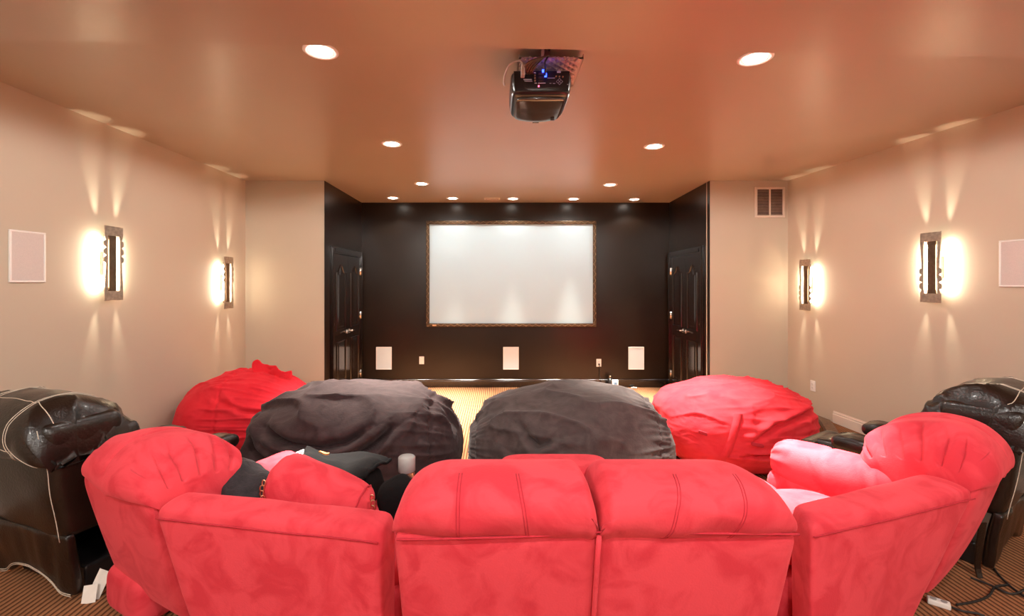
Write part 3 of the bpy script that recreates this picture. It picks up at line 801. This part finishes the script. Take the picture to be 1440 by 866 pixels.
def chair(N, Fp, fd, lean, zt, tz, side):
    """reclining end seat; N near / Fp far top corner of its back, fd forward direction"""
    N = V((*N, 0)); Fp = V((*Fp, 0)); fd = V((*fd, 0)).normalized(); ax = (Fp-N)
    z0 = PF+.10
    P = lambda a, v, z: N+ax*a+fd*v+V((0, 0, z))
    Ls = lambda z: lean*(zt-z)
    bm = BM()
    c = [[[P(.0, Ls(z0), z0), P(0, 0, zt)], [P(.02, Ls(z0)+.2, z0), P(.0, .24, zt)]], [[P(1, Ls(z0), z0), P(1, 0, zt)], [P(.98, Ls(z0)+.2, z0), P(1, .24, zt)]]]
    h = hexa(c)
    soft(bm, lambda p: h(p)-fd*(.02*(1-p.x*p.x)*(1-p.z*p.z) if p.y < 0 else 0)+V((0, 0, nz(h(p), 4, 6)*.006)), (12, 8, 12), 24)
    sp('back_panel', bm)
    # pillow top rolled over the back
    pr = [(.03, zt-.035), (-.022, zt-.005), (-.035, zt+.05), (-.01, tz-.075), (.06, tz-.015), (.17, tz), (.29, tz-.025), (.39, tz-.09), (.445, tz-.19), (.43, tz-.31), (.36, tz-.42)]
    bm = BM()
    def wr(u, t, h_):
        s = nz((u*2.2, t*3.2, side), 1.6, 9)*.016
        e = min(u, 1-u)
        pl = (abs(math.sin(t*27+math.sin(u*5)*.6))-.6)*.022*math.exp(-((e-.15)/.09)**2)*(1 if t > .32 else .15)
        for tk, ul in ((.40, .20), (.47, .25), (.54, .27), (.61, .26), (.68, .24), (.76, .20)):
            pl -= .030*math.exp(-((t-tk-.10*(u-.1))/.0085)**2)*max(0., 1-(u/ul)**4)*(u > .015)
        cr = -.010*math.exp(-((u-.38-.1*math.sin(t*3))/.012)**2)*(t > .1)
        return V((0, 0, s+pl+cr))+fd*(pl*.8+s*.5)
    SFc = loft_roll(bm, lambda u, v, z: P(-.02+u*1.02, v, z), pr, zt-.035, 2.3, 2.1, 96, wr, rl=.34, rr=.45, kd=.64)
    sp('back_cushion', bm)
    # seam between cushion and shell across the back
    bm = BM(); line_on(bm, SFc, [(.05+.9*i/20, .05) for i in range(21)], .003, 6); sp('seam', bm, M['seam'])
    # near and far arms, seat, base
    for a, nm in ((.10, 'arm'), (.92, 'arm')):
        bm = BM(); L0, L1 = (.26, .84 if side else .74) if a < .5 else (.22, .46)
        cz = .655 if a < .5 else .56; 
        def fn(p, a=a, L0=L0, L1=L1):
            v = (L0+L1)/2+(L1-L0)/2*p.y
            q = P(a, v, cz)+ax.normalized()*p.x*.115+V((0, 0, p.z*.120))
            e = max(0, (p.y-.55)/.45)
            pl = math.sin(math.atan2(p.z, p.x)*11)*.010*e
            b_ = .010*math.exp(-((p.y-.05)/.03)**2)+.008*math.exp(-((p.y+.62)/.04)**2)
            return q+V((0, 0, 1))*(pl-b_)*p.z+ax.normalized()*(pl-b_)*p.x+V((0, 0, nz(q, 6, 4)*.01))
        soft(bm, fn, (2.4, 5, 2.4), 30); sp(nm, bm)
        bm = BM(); soft(bm, lambda p, a=a: P(a, .08+(L0+L1)/2+((L1-L0)/2-.08)*p.y, (PF+.04+.6)/2)+ax.normalized()*p.x*.10+V((0, 0, p.z*(.6-PF-.04)/2)), (8, 8, 12), 12); sp('arm_panel', bm)
    bm = BM(); soft(bm, lambda p: P(.5, .60, .53)+ax*p.x*.29+fd*p.y*.24+V((0, 0, p.z*.09)), (5, 5, 3), 16); sp('seat_cushion', bm)
    bm = BM(); soft(bm, lambda p: P(.735 if side == 0 else .5, .25 if side == 0 else .44, PF+.11)+ax*p.x*(.27 if side == 0 else .36)+fd*p.y*.16+V((0, 0, p.z*.105)), (7, 5, 4), 18); sp('base', bm)
    return P
hL = wedge((-1.285, 1.712), (-.385, 1.552), (-1.27, 1.88), (-.375, 1.72), .785, V((.165, .04, 0)), .0)
PL = chair((-1.315, 1.73), (-1.84, 2.02), (.48, .877), .27, .80, .985, 0)
hR = wedge((1.957, 1.873), (1.075, 1.583), (1.90, 2.06), (1.12, 1.765), .785, V((-.25, .04, 0)), .0)
PR = chair((1.972, 1.873), (2.41, 2.165), (-.545, .838), .315, .80, 1.0, 1)
# wedge seats between the centre section and the end seats
def wseat(c4, zt, zb, e=(5, 5, 3.2)):
    bm = BM()
    c = [[[V((*c4[0], zb)), V((*c4[0], zt))], [V((*c4[3], zb)), V((*c4[3], zt))]], [[V((*c4[1], zb)), V((*c4[1], zt))], [V((*c4[2], zb)), V((*c4[2], zt))]]]
    h = hexa(c); soft(bm, lambda p: h(p)+V((0, 0, nz(h(p), 4, 1)*.012)), e, 20); return bm
sp('seat_cushion', wseat([(-1.20, 1.88), (-.33, 1.73), (-.33, 2.42), (-.98, 2.45)], .56, .40))
sp('seat_cushion', wseat([(1.10, 1.78), (1.80, 2.02), (1.55, 2.40), (1.00, 2.28)], .625, .44, (3, 3, 2.6)))
sp('seat_cushion', wseat([(.90, 2.24), (1.52, 2.36), (1.46, 2.66), (.90, 2.60)], .585, .42, (3, 3, 2.6)))
for pl in ([(-1.1, 1.9), (-.34, 1.75), (-.34, 2.36), (-.95, 2.40)], [(1.12, 1.82), (1.72, 2.02), (1.40, 2.58), (.93, 2.50)]):
    bm = BM(); slab(bm, pl, PF+.02, .46); sp('wedge_base', bm)

# ------------------------------------------------------------------ things lying on the left of the sofa
def bolster():
    t = thing('bolster_pillow', 'plump red suede bolster with gold chains behind the left part of the sofa back', 'pillow', (-.76, 2.03, .6)); L = V(t.location)
    R = Matrix.Rotation(-.10, 3, 'Z') @ Matrix.Rotation(.26, 3, 'Y')
    bm = BM()
    def fn(p):
        tap = 1-.16*p.x
        q = V((p.x*.235, p.y*.118*tap, p.z*.118*tap))
        pl = math.sin(math.atan2(p.z, p.y)*9)*.004*(abs(p.x) > .8)
        q += V((0, p.y, p.z))*pl
        c = R @ q+V((-.770, 2.02, .695))
        return c+V((0, 0, nz(c, 6, 2)*.012))-L
    soft(bm, fn, (5, 2.6, 2.6), 30); o = link('body', bm, S, t)
    bm = BM(); tube(bm, [fn(V((.80, math.cos(a)*.93, math.sin(a)*.93)))*1.0 for a in [2*PI*i/40 for i in range(40)]], .004, 6, closed=True); link('piping', bm, M['seam'], o)
    for s, px, py, d in ((1, 523, 712, 1.90), (-1, 371, 691, 1.93)):
        bm = BM(); c = U(px, py, d)-L
        for k in range(6):
            q = c+V((.006*s*math.sin(k*1.1), -.004*k, -.02*k+.035))
            a = .013; ring = [q+V((a*.55*math.cos(2*PI*i/12), (.3*a if k % 2 else 0)*math.cos(2*PI*i/12), a*math.sin(2*PI*i/12))) for i in range(12)]
            tube(bm, ring, .0026, 6, closed=True)
        link('chain', bm, M['gold'], t)
bolster()
def plush():
    c = V((-1.12, 2.06, .70))
    bm = BM(); R = Matrix.Rotation(-.5, 3, 'Z') @ Matrix.Rotation(.42, 3, 'Y')
    def fn(p):
        q = R @ V((p.x*.17, p.y*.11, p.z*.09))+c
        return q+V((0, 0, nz(q, 12, 3)*.02+nz(q, 30, 1)*.006))
    soft(bm, fn, (3.4, 3, 2.4), 26); tag(link('plush_pillow', bm, M['slate']), 'dark grey plush pillow between the left chair cushion and the red bolster', 'pillow')
plush()
def tote():
    t = thing('tote_bag', 'black velvet bag with folded flap and small orange emblem lying behind the bolster', 'bag', (-.72, 2.36, .6)); L = V(t.location)
    A0, A1 = U(432, 633, 2.55), U(549, 645, 2.42); B0, B1 = U(424, 642, 2.30), U(512, 668, 2.16)
    # flap: thick cloth panel
    def fl(p):
        a, b = (p.x+1)/2, (p.y+1)/2
        q = (B0*(1-a)+B1*a)*(1-b)+(A0*(1-a)+A1*a)*b
        q = q+V((0, 0, .014*math.sin(a*7+b*3)+nz((a*3, b*3, 0), 1.4, 4)*.016-.02*math.exp(-((b)/.10)**2)))
        return q+V((0, 0, p.z*.012))
    bm = BM(); soft(bm, lambda p: fl(p)-L, (16, 16, 4), 28); flap = link('flap', bm, M['velvet'], t)
    bm = BM(); 
    tube(bm, [fl(V((1-.01, y, 0)))-L+V((.004, 0, 0)) for y in [-.98+1.96*i/14 for i in range(15)]], .009, 8)
    tube(bm, [fl(V((x, -1, 0)))-L+V((0, -.003, -.002)) for x in [-.98+1.96*i/14 for i in range(15)]], .009, 8); link('binding', bm, M['velvet'], flap)
    bm = BM()
    c = [[[V((-.82, 2.26, .57)), B0+V((.03, .03, -.02))], [V((-.84, 2.46, .57)), A0+V((.01, -.06, -.02))]], [[V((-.58, 2.20, .57)), B1+V((-.02, .03, -.02))], [V((-.56, 2.40, .57)), A1+V((-.03, -.04, -.02))]]]
    h = hexa(c); soft(bm, lambda p: h(p)+V((0, 0, nz(h(p), 8, 3)*.012))-L, (9, 6, 8), 20); link('body', bm, M['velvet'], t)
    bm = BM(); pts = [(-.13, .10), (.0, .17), (.08, .08), (.16, .12), (.17, -.07), (.06, -.16), (-.06, -.06), (-.15, -.03)]
    prism(bm, pts, lambda a, b: fl(V((-.52+a*.85, .42+b*1.3, .9)))-L, lambda a, b: fl(V((-.52+a*.85, .42+b*1.3, 1.5)))-L+V((0, 0, .002))); link('emblem', bm, M['orange'], flap, smooth=False)
    bm = BM()
    P0 = U(424, 643, 2.34); P1 = U(402, 648, 2.30); P2 = U(388, 650, 2.27)
    pth = smooth_path([P0, P1, P2], 6); 
    for q0, q1 in zip(pth, pth[1:]):
        d = (q1-q0).normalized(); s = V((-d.y, d.x, 0)).normalized()*.02
        vs = [bm.verts.new(v-L) for v in (q0+s, q0-s, q1-s, q1+s, q0+s-V((0, 0, .005)), q0-s-V((0, 0, .005)), q1-s-V((0, 0, .005)), q1+s-V((0, 0, .005)))]
        for f in ((0, 1, 2, 3), (7, 6, 5, 4), (0, 4, 5, 1), (1, 5, 6, 2), (2, 6, 7, 3), (3, 7, 4, 0)): bm.faces.new([vs[i] for i in f])
    st = link('strap', bm, M['velvet'], t, smooth=False)
    bm = BM(); c = U(421, 638, 2.36)-L; m = Matrix.Translation(c) @ Matrix.Rotation(-.4, 4, 'Y') @ Matrix.Rotation(.5, 4, 'X')
    for lo, hi in (((-.022, -.018), (.022, -.010)), ((-.022, .010), (.022, .018)), ((-.022, -.01), (-.013, .01)), ((.013, -.01), (.022, .01)), ((-.003, -.01), (.003, .01))):
        box(bm, (lo[0], lo[1], -.004), (hi[0], hi[1], .004), .0015, m)
    link('buckle', bm, M['plastic'], st, smooth=False)
    # front buckle tab hanging from the flap edge
    bm = BM(); q = fl(V((.30, -1, 0)))-L; soft(bm, lambda p: q+V((p.x*.035, -.012+p.y*.008, -.012+p.z*.02)), 5, 10); link('clasp_tab', bm, M['velvet'], flap)
tote()
def blackpillow():
    c = V((-.450, 2.11, .635)); bm = BM()
    def fn(p):
        q = Matrix.Rotation(-.35, 3, 'Y') @ V((p.x*.085, p.y*.085, p.z*.105))+c
        return q+V((0, 0, nz(q, 9, 3)*.025))
    soft(bm, fn, (2.8, 2.6, 2.6), 22); tag(link('velvet_pillow', bm, M['velvet']), 'black velvet pillow between the red bolster and the centre sofa back', 'pillow')
blackpillow()
def bottle():
    p = U(572, 668, 2.30); t = thing('bottle', 'clear bottle with a wide silver grey cap behind the left centre cushion', 'bottle', (p.x, 2.30, .56))
    zt = CH-(641-CY)/F*2.30-.56; r = .041; hc = .075
    bm = BM(); rings = lathe(bm, [(.02, .0), (r-.006, .0), (r, .006), (r, zt-hc-.03), (r-.004, zt-hc-.008), (r-.009, zt-hc), (r-.009, zt-hc+.01)]); bm.faces.new(rings[0][::-1]); bm.faces.new(rings[-1]); link('body', bm, M['glass'], t)
    bm = BM(); rings = lathe(bm, [(r-.002, zt-hc+.001), (r+.001, zt-hc+.003), (r+.001, zt-.006), (r-.004, zt-.001), (r-.02, zt)]); bm.faces.new(rings[0][::-1]); bm.faces.new(rings[-1]); link('cap', bm, M['cap'], t)
bottle()

# ------------------------------------------------------------------ bean bags
def polyd(pt, line):
    best = 9.; sg = 1
    for a, b in zip(line, line[1:]):
        ax, az = a; bx, bz = b; dx, dz = bx-ax, bz-az
        t = max(0, min(1, ((pt[0]-ax)*dx+(pt[1]-az)*dz)/(dx*dx+dz*dz)))
        ex, ez = pt[0]-ax-dx*t, pt[1]-az-dz*t
        d = math.hypot(ex, ez)
        if d < best: best = d; sg = 1 if dx*ez-dz*ex > 0 else -1
    return best*sg
def beanbag(label, m, c, r, ztop, tilt=0., e=2.35, seed=0., seams=(), folds=.03, creases=(), shape=None, div=84, rough=.5, pleatdir=1):
    rx, ry = r; h = ztop
    bm = BM()
    def fn(p):
        # p lies on the super-ellipsoid; local frame of the bag
        x, y, z = p.x, p.y, p.z
        d = 0.
        w = V((x*1.3+seed, y*1.3, z*1.3+seed*.3))
        n1 = noise.noise(w*1.1); n2 = noise.noise(w*2.3+V((3, 1, 7)))
        d += n1*.045+n2*.018
        # pleats: ridges running along x away from each sewn seam
        ph = math.atan2(z-.05, y-.0)
        for (s, wl, wr_, amp, fq) in seams:
            dx = x-(s+.06*math.sin(2*z+seed))
            wgt = math.exp(-(dx/(wr_ if dx > 0 else wl))**2)
            q = noise.noise(V((ph*fq+seed*5, dx*1.2, seed)))
            rd = 1.9*math.exp(-abs(q)*6)-.55
            d += amp*rd*wgt*(.5+.8*abs(noise.noise(V((ph*2, seed, x*2)))))
            d -= .022*math.exp(-(dx/.018)**2)
        # slack folds on the crown
        tw = max(0., min(1., (z-.28)/.35))
        if tw > 0:
            q = noise.noise(V((x*1.3+y*.6+z*1.1+seed, y*2.2+x*.5, z*1.6-x*.7+seed)))+.3*noise.noise(V((x*3+seed, y*4, z*3)))
            d += folds*tw*(1.6*math.exp(-abs(q)*6)-.5)
        d += rough*.010*(1-2*abs(noise.noise(V((x*7+seed, y*7, z*9)))))
        if y < .35:
            for line, amp in creases:
                k = polyd((x, z), line)
                ends = min(1, min(abs(x-line[0][0]), abs(x-line[-1][0]))/.12+.15)
                d += 1.6*amp*ends*(.75*math.exp(-((k+.05)/.055)**2)-1.3*math.exp(-((k-.025)/.035)**2)+.35*math.exp(-((k-.12)/.06)**2))
        q = V((x, y, z))*(1+d)
        if shape: q = shape(q)
        X = q.x*rx; Y = q.y*ry
        zz = q.z
        Z = h*.42+(zz*h*.58 if zz > 0 else zz*h*.50)
        if Z < .02: Z = .02+(Z-.02)*.15
        Z = max(.003, Z)
        v = Matrix.Rotation(tilt, 3, 'Z') @ V((X, Y, 0))
        return V((v.x, v.y, Z))
    soft(bm, fn, e, div)
    t = thing('bean_bag', label, 'bean bag', (c[0], c[1], 0), 0, 'bean bags before the screen')
    zmin = min(v.co.z for v in bm.verts)
    for v in bm.verts: v.co.z -= zmin
    link('cover', bm, m, t)
    return t, fn
# black one
b1, f1 = beanbag('black suede bean bag with deep slack folds, left of centre', M['blackbag'], (-1.075, 3.62), (.805, .64), .835, seed=1.3, e=2.5,
    seams=((.70, .32, .14, .024, 6),), folds=.062,
    creases=(([(-.86, .52), (-.74, .30), (-.5, .14), (-.25, .08), (.0, .14), (.3, .38), (.5, .62)], .085), ([(-.66, .56), (-.40, .44), (-.1, .40), (.12, .46), (.3, .62)], .062)))
b2, f2 = beanbag('charcoal grey suede bean bag, right of centre before the screen', M['graybag'], (.560, 3.62), (.775, .64), .825, seed=4.1, e=2.35,
    seams=((.80, .16, .12, .034, 7), (-.86, .12, .14, .020, 8)), folds=.042,
    creases=(([(-.62, .30), (-.45, .14), (-.3, .08), (-.1, .10), (.1, .02), (.3, .04)], .022), ([(-.55, .62), (-.38, .40), (-.2, .52)], .040)))
b3, f3 = beanbag('deep red bean bag against the left wall with gathered side seam', M['redbag'], (-2.40, 4.46), (.60, .52), .775, seed=7.7, e=2.25,
    seams=((-.10, .20, .60, .042, 7),), folds=.026, creases=(([(-.1, .62), (.3, .42), (.7, .30)], .02),))
b4, f4 = beanbag('bright coral red bean bag at the right with stitched centre strip', M['pinkbag'], (2.18, 4.32), (.69, .57), .725, seed=11.2, e=2.45,
    seams=((.66, .75, .25, .040, 5),), folds=.030,
    creases=(([(-.10, .16), (.12, .40), (.45, .52), (.85, .62)][::-1], .050), ([(-.2, -.22), (.2, -.16), (.75, .0)][::-1], .034)))
def on_front(fn, x, z):
    """point of a bag's front surface at normalised x, z"""
    y = -(max(0, 1-abs(x)**2.4-abs(z)**2.4))**(1/2.4)
    return fn(V((x, y, z)))
# bag details
bm = BM(); prev = None
for i in range(29):
    z = -.62+1.18*i/28; xc = -.40+.18*z+.10*max(0, z)**2
    ring = []
    for dx, o in ((-.048, -.006), (-.044, .008), (0, .011), (.044, .008), (.048, -.006)):
        q = on_front(f4, xc+dx, z); ring.append(bm.verts.new(q+V((0, -o, o*.5))))
    if prev:
        for k in range(4): bm.faces.new((prev[k], prev[k+1], ring[k+1], ring[k]))
    prev = ring
link('centre_strip', bm, M['pinkbag'], b4)
for x, z, tl in ((-.66, .16, -.35), (-.10, .02, -.2)):
    q = on_front(f4, x, z)
    bm = BM(); soft(bm, lambda p: q+V((p.x*.05, p.y*.010-.006, p.z*.014+tl*p.x*.05)), (8, 3, 6), 10); link('label_tab', bm, M['seam'], b4)
# torn flap standing on the crown of the left red bag
q = f3(V((.12, .0, 1.0))); bm = BM()
def flapfn(p):
    a = (p.x+1)/2
    hgt = .115-.055*a+.016*math.sin(a*14)
    return q+V((-.03+.38*a, .03*math.sin(a*6), -.015-.045*a+(p.z+1)/2*hgt))+V((0, p.y*.007, 0))+V((nz((a*5, p.z, 0), 1, 2)*.02, 0, nz((a*6, p.z, 1), 1.3, 5)*.018))
soft(bm, flapfn, (30, 3, 30), 26); link('loose_flap', bm, M['redbag'], b3)
# little strap ends by the right bag and a corner of the grey bag
bm = BM(); q = U(942, 645, 3.55); tube(bm, smooth_path([q+V((.0, .25, .09)), q+V((-.012, .16, .06)), q+V((.0, .1, .03)), q+V((.012, .1, -.04))], 5), .008, 6); 
for v in bm.verts: v.co -= V((2.18, 4.32, 0))
link('strap', bm, M['pinkbag'], b4)

# ------------------------------------------------------------------ leather recliners
LT = M['leather']
def recliner(label, loc, rz, s):
    """origin under the centre of the back's lower edge; s = +1 when the sofa is on its right"""
    t = thing('leather_recliner', label, 'recliner', loc, rz, 'leather recliners'); W = .64; w = W/2; ac, ah = (.52, .38) if s > 0 else (.43, .29)
    bm = BM()
    yb = lambda z: -.02-(z-.06)*.14
    c = [[[V((-w, yb(.30), .30)), V((-w, yb(.86), .86))], [V((-w, .22, .30)), V((-w, .20, .86))]], [[V((w, yb(.30), .30)), V((w, yb(.86), .86))], [V((w, .22, .30)), V((w, .20, .86))]]]
    h = hexa(c); soft(bm, lambda p: h(p)+V((0, -.02*(1-p.x**2)*(1-p.z**2)*(p.y < 0)+nz(h(p), 5, 2)*.012, 0)), (14, 9, 12), 24); bk = link('back_panel', bm, LT, t)
    for x in (-.93, .93):
        bm = BM(); tube(bm, [h(V((x, -1.0, z)))+V((0, -.006+nz(h(V((x, -1., z))), 5, 2)*.012, 0)) for z in [-.98+1.9*i/16 for i in range(17)]], .0019, 6); link('stitching', bm, M['stitch'], bk)
    # skirt below with an arched hem
    bm = BM()
    def sk(p):
        a = p.x; zlo = .035+.075*max(0, 1-abs(a/.72)**3) if abs(a) < .72 else .035-.012*(abs(a)-.72)/.28
        z = zlo+(p.z+1)/2*(.33-zlo)
        return V((a*w*(1-.015*(1-p.z)), yb(z)+.002+(p.y+1)/2*.05+nz((a*2, z*2, s), 2, 3)*.012, z))
    soft(bm, sk, (20, 4, 20), 28); skr = link('skirt', bm, LT, t)
    for dz in (-.965, -.90) if s > 0 else ():
        bm = BM(); tube(bm, [sk(V((x, -1, dz)))+V((0, -.004, 0)) for x in [-.95+1.9*i/30 for i in range(31)]], .0019, 6); link('stitching', bm, M['stitch'], skr)
    # two stacked puffs of the headrest rolled over the top
    for k, (pr, wd) in enumerate((([(-.10, .66), (-.155, .70), (-.185, .78), (-.17, .86), (-.10, .925), (.0, .95), (.12, .93), (.22, .86), (.27, .76), (.26, .66)], .325),
                                  ([(.06, .62), (.05, .80), (.10, .875), (.19, .87), (.27, .80), (.31, .70), (.31, .58), (.28, .46)], .335))):
        bm = BM()
        def wr(u, tt, hh, k=k):
            e = min(u, 1-u)
            fold = (1.8*math.exp(-6*abs(noise.noise(V((u*5+k*3, tt*6, s*2+rz)))))-.6)*.018*math.exp(-(e/.24)**2)
            fold += math.sin(tt*40+u*12)*.006*math.exp(-(e/.10)**2)
            return V((0, fold*.5, fold+nz((u*2, tt*3, k), 1.5, 3)*.014))
        SH_ = loft_roll(bm, lambda u, v, z: V((-wd+2*wd*u, v, z)), pr, pr[0][1], 2.6, 2.6, 48, wr, rl=.26, rr=.26)
        hd = link('headrest' if k == 0 else 'back_cushion', bm, LT, t)
        if k == 0:
            ln = [[(u, .10+.62*i/30) for i in range(31)] for u in (.25, .275, .725, .75)]
            ln += [[(.04+.92*i/40, .12+.06*math.sin(PI*i/40)) for i in range(41)], [(.05+.9*i/40, .47) for i in range(41)]]
        else:
            ln = [[(.04+.92*i/40, .22) for i in range(41)], [(.06+.88*i/40, .38) for i in range(41)]]
        for l_ in ln:
            bm = BM(); line_on(bm, SH_, l_, .0019, 6, .0006); link('stitching', bm, M['stitch'], hd)
    for sx in (-1, 1):
        bm = BM(); soft(bm, lambda p: V((sx*(w-.085)+p.x*.085, .05+ac-.05+p.y*(ah-.05), .26+p.z*.20)), (8, 10, 9), 14); ar = link('arm', bm, LT, t)
        bm = BM()
        def pad(p):
            q = V((sx*(w-.085)+p.x*.098, ac+p.y*ah, .455+p.z*.058+.02*math.sin(p.y*2.4)))
            return q+V((0, 0, (1-2*abs(noise.noise(q*14)))*.005*(abs(p.x) > .35)))
        soft(bm, pad, (3.2, 6, 2.6), 26); link('arm_pad', bm, LT, ar)
    bm = BM(); soft(bm, lambda p: V((p.x*(w-.17), .56+p.y*.36, .34+p.z*.09)), (5, 5, 3), 16); link('seat', bm, LT, t)
    bm = BM(); soft(bm, lambda p: V((p.x*(w-.05), .90+p.y*.06, .24+p.z*.17)), (6, 3, 5), 14); link('footrest', bm, LT, t)
    bm = BM(); box(bm, (-w+.06, .06, .0), (w-.06, .84, .12), .01); link('base', bm, M['proj'], t, smooth=False)
    return t
r1 = recliner('dark brown leather recliner at the left, behind the red sofa end', (-2.25, 2.26, PF), -.35, 1)
r2 = recliner('dark brown leather recliner at the right, beyond the red sofa end', (2.77, 2.52, PF), .571, -1)
# loose black strap on the right recliner
bm = BM(); q = [U(1383, 735, 2.32), U(1378, 770, 2.33), U(1376, 800, 2.34), U(1386, 832, 2.30)]
pth = smooth_path(q, 6)
for i, (a, b) in enumerate(zip(pth, pth[1:])):
    for s_ in (0,):
        w0 = .018-.006*i/len(pth); w1 = .018-.006*(i+1)/len(pth); y = V((0, .006, 0)); x0 = V((w0, 0, 0)); x1 = V((w1, 0, 0))
        vs = [bm.verts.new(v) for v in (a-x0, a+x0, b+x1, b-x1, a-x0+y, a+x0+y, b+x1+y, b-x1+y)]
        for f in ((0, 1, 2, 3), (7, 6, 5, 4), (0, 4, 5, 1), (1, 5, 6, 2), (2, 6, 7, 3), (3, 7, 4, 0)): bm.faces.new([vs[i] for i in f])
inv = (Matrix.Translation((2.77, 2.52, PF)) @ Matrix.Rotation(.571, 4, 'Z')).inverted()
for v in bm.verts: v.co = inv @ v.co
link('hanging_strap', bm, LT, r2, smooth=False)
# folded paper tag at the foot of the left recliner
bm = BM()
for lo, hi, m in (((-.034, -.001, 0), (.026, .001, .125), Matrix.Translation((-1.90, 2.175, PF)) @ Matrix.Rotation(-.25, 4, 'X') @ Matrix.Rotation(.30, 4, 'Y')), ((-.030, -.001, 0), (.034, .001, .075), Matrix.Translation((-1.90, 2.145, PF)) @ Matrix.Rotation(-.40, 4, 'X') @ Matrix.Rotation(-.15, 4, 'Y'))):
    box(bm, lo, hi, 0, m)
tag(link('paper_tag', bm, M['tag'], smooth=False), 'folded white paper tag on the carpet between the left recliner and the red sofa', 'tag')
# leads and a power strip on the carpet at the right
def flat(px, py, z=PF+.006):
    y = F*(CH-z)/(py-CY); return V(((px-CX)/F*y, y, z))
for i, (pts, lb) in enumerate(((((1392, 790), (1408, 812), (1440, 838), (1475, 850)), 'black lead running from under the right recliner to the frame edge'),
    (((1365, 812), (1392, 822), (1425, 835), (1455, 820)), 'black lead crossing the others on the carpet at the lower right'),
    (((1322, 846), (1350, 858), (1372, 862), (1385, 866)), 'black lead beside the white power strip at the lower right'),
    (((1345, 850), (1370, 846), (1390, 838), (1400, 825), (1420, 822)), 'thin black lead looping near the power strip'))):
    bm = BM(); tube(bm, smooth_path([flat(a, b, PF+.006+.004*(i % 3)) for a, b in pts], 7), .005, 8); tag(link('power_lead', bm, M['cableb']), lb, 'cable', 'leads on the carpet')
c = flat(1320, 849); t = thing('power_strip', 'white power strip end on the carpet behind the right sofa end', 'power strip', (c.x, c.y, PF), .9)
bm = BM(); box(bm, (-.02, -.04, 0), (.02, .04, .024), .005); bd = link('body', bm, M['plastic'], t, smooth=False)
for k in range(2):
    bm = BM(); cyl(bm, (0, -.018+.036*k, .023), (0, -.018+.036*k, .026), .012); link('socket', bm, M['cap'], bd, smooth=False)

# ------------------------------------------------------------------ world and view
w = bpy.data.worlds.new('world'); SC.world = w; w.use_nodes = True
w.node_tree.nodes['Background'].inputs['Color'].default_value = (.02, .018, .016, 1)
vs = SC.view_settings
vs.view_transform = 'Standard'; vs.look = 'None'; vs.gamma = 1.; vs.use_curve_mapping = False
vs.exposure = 0.86
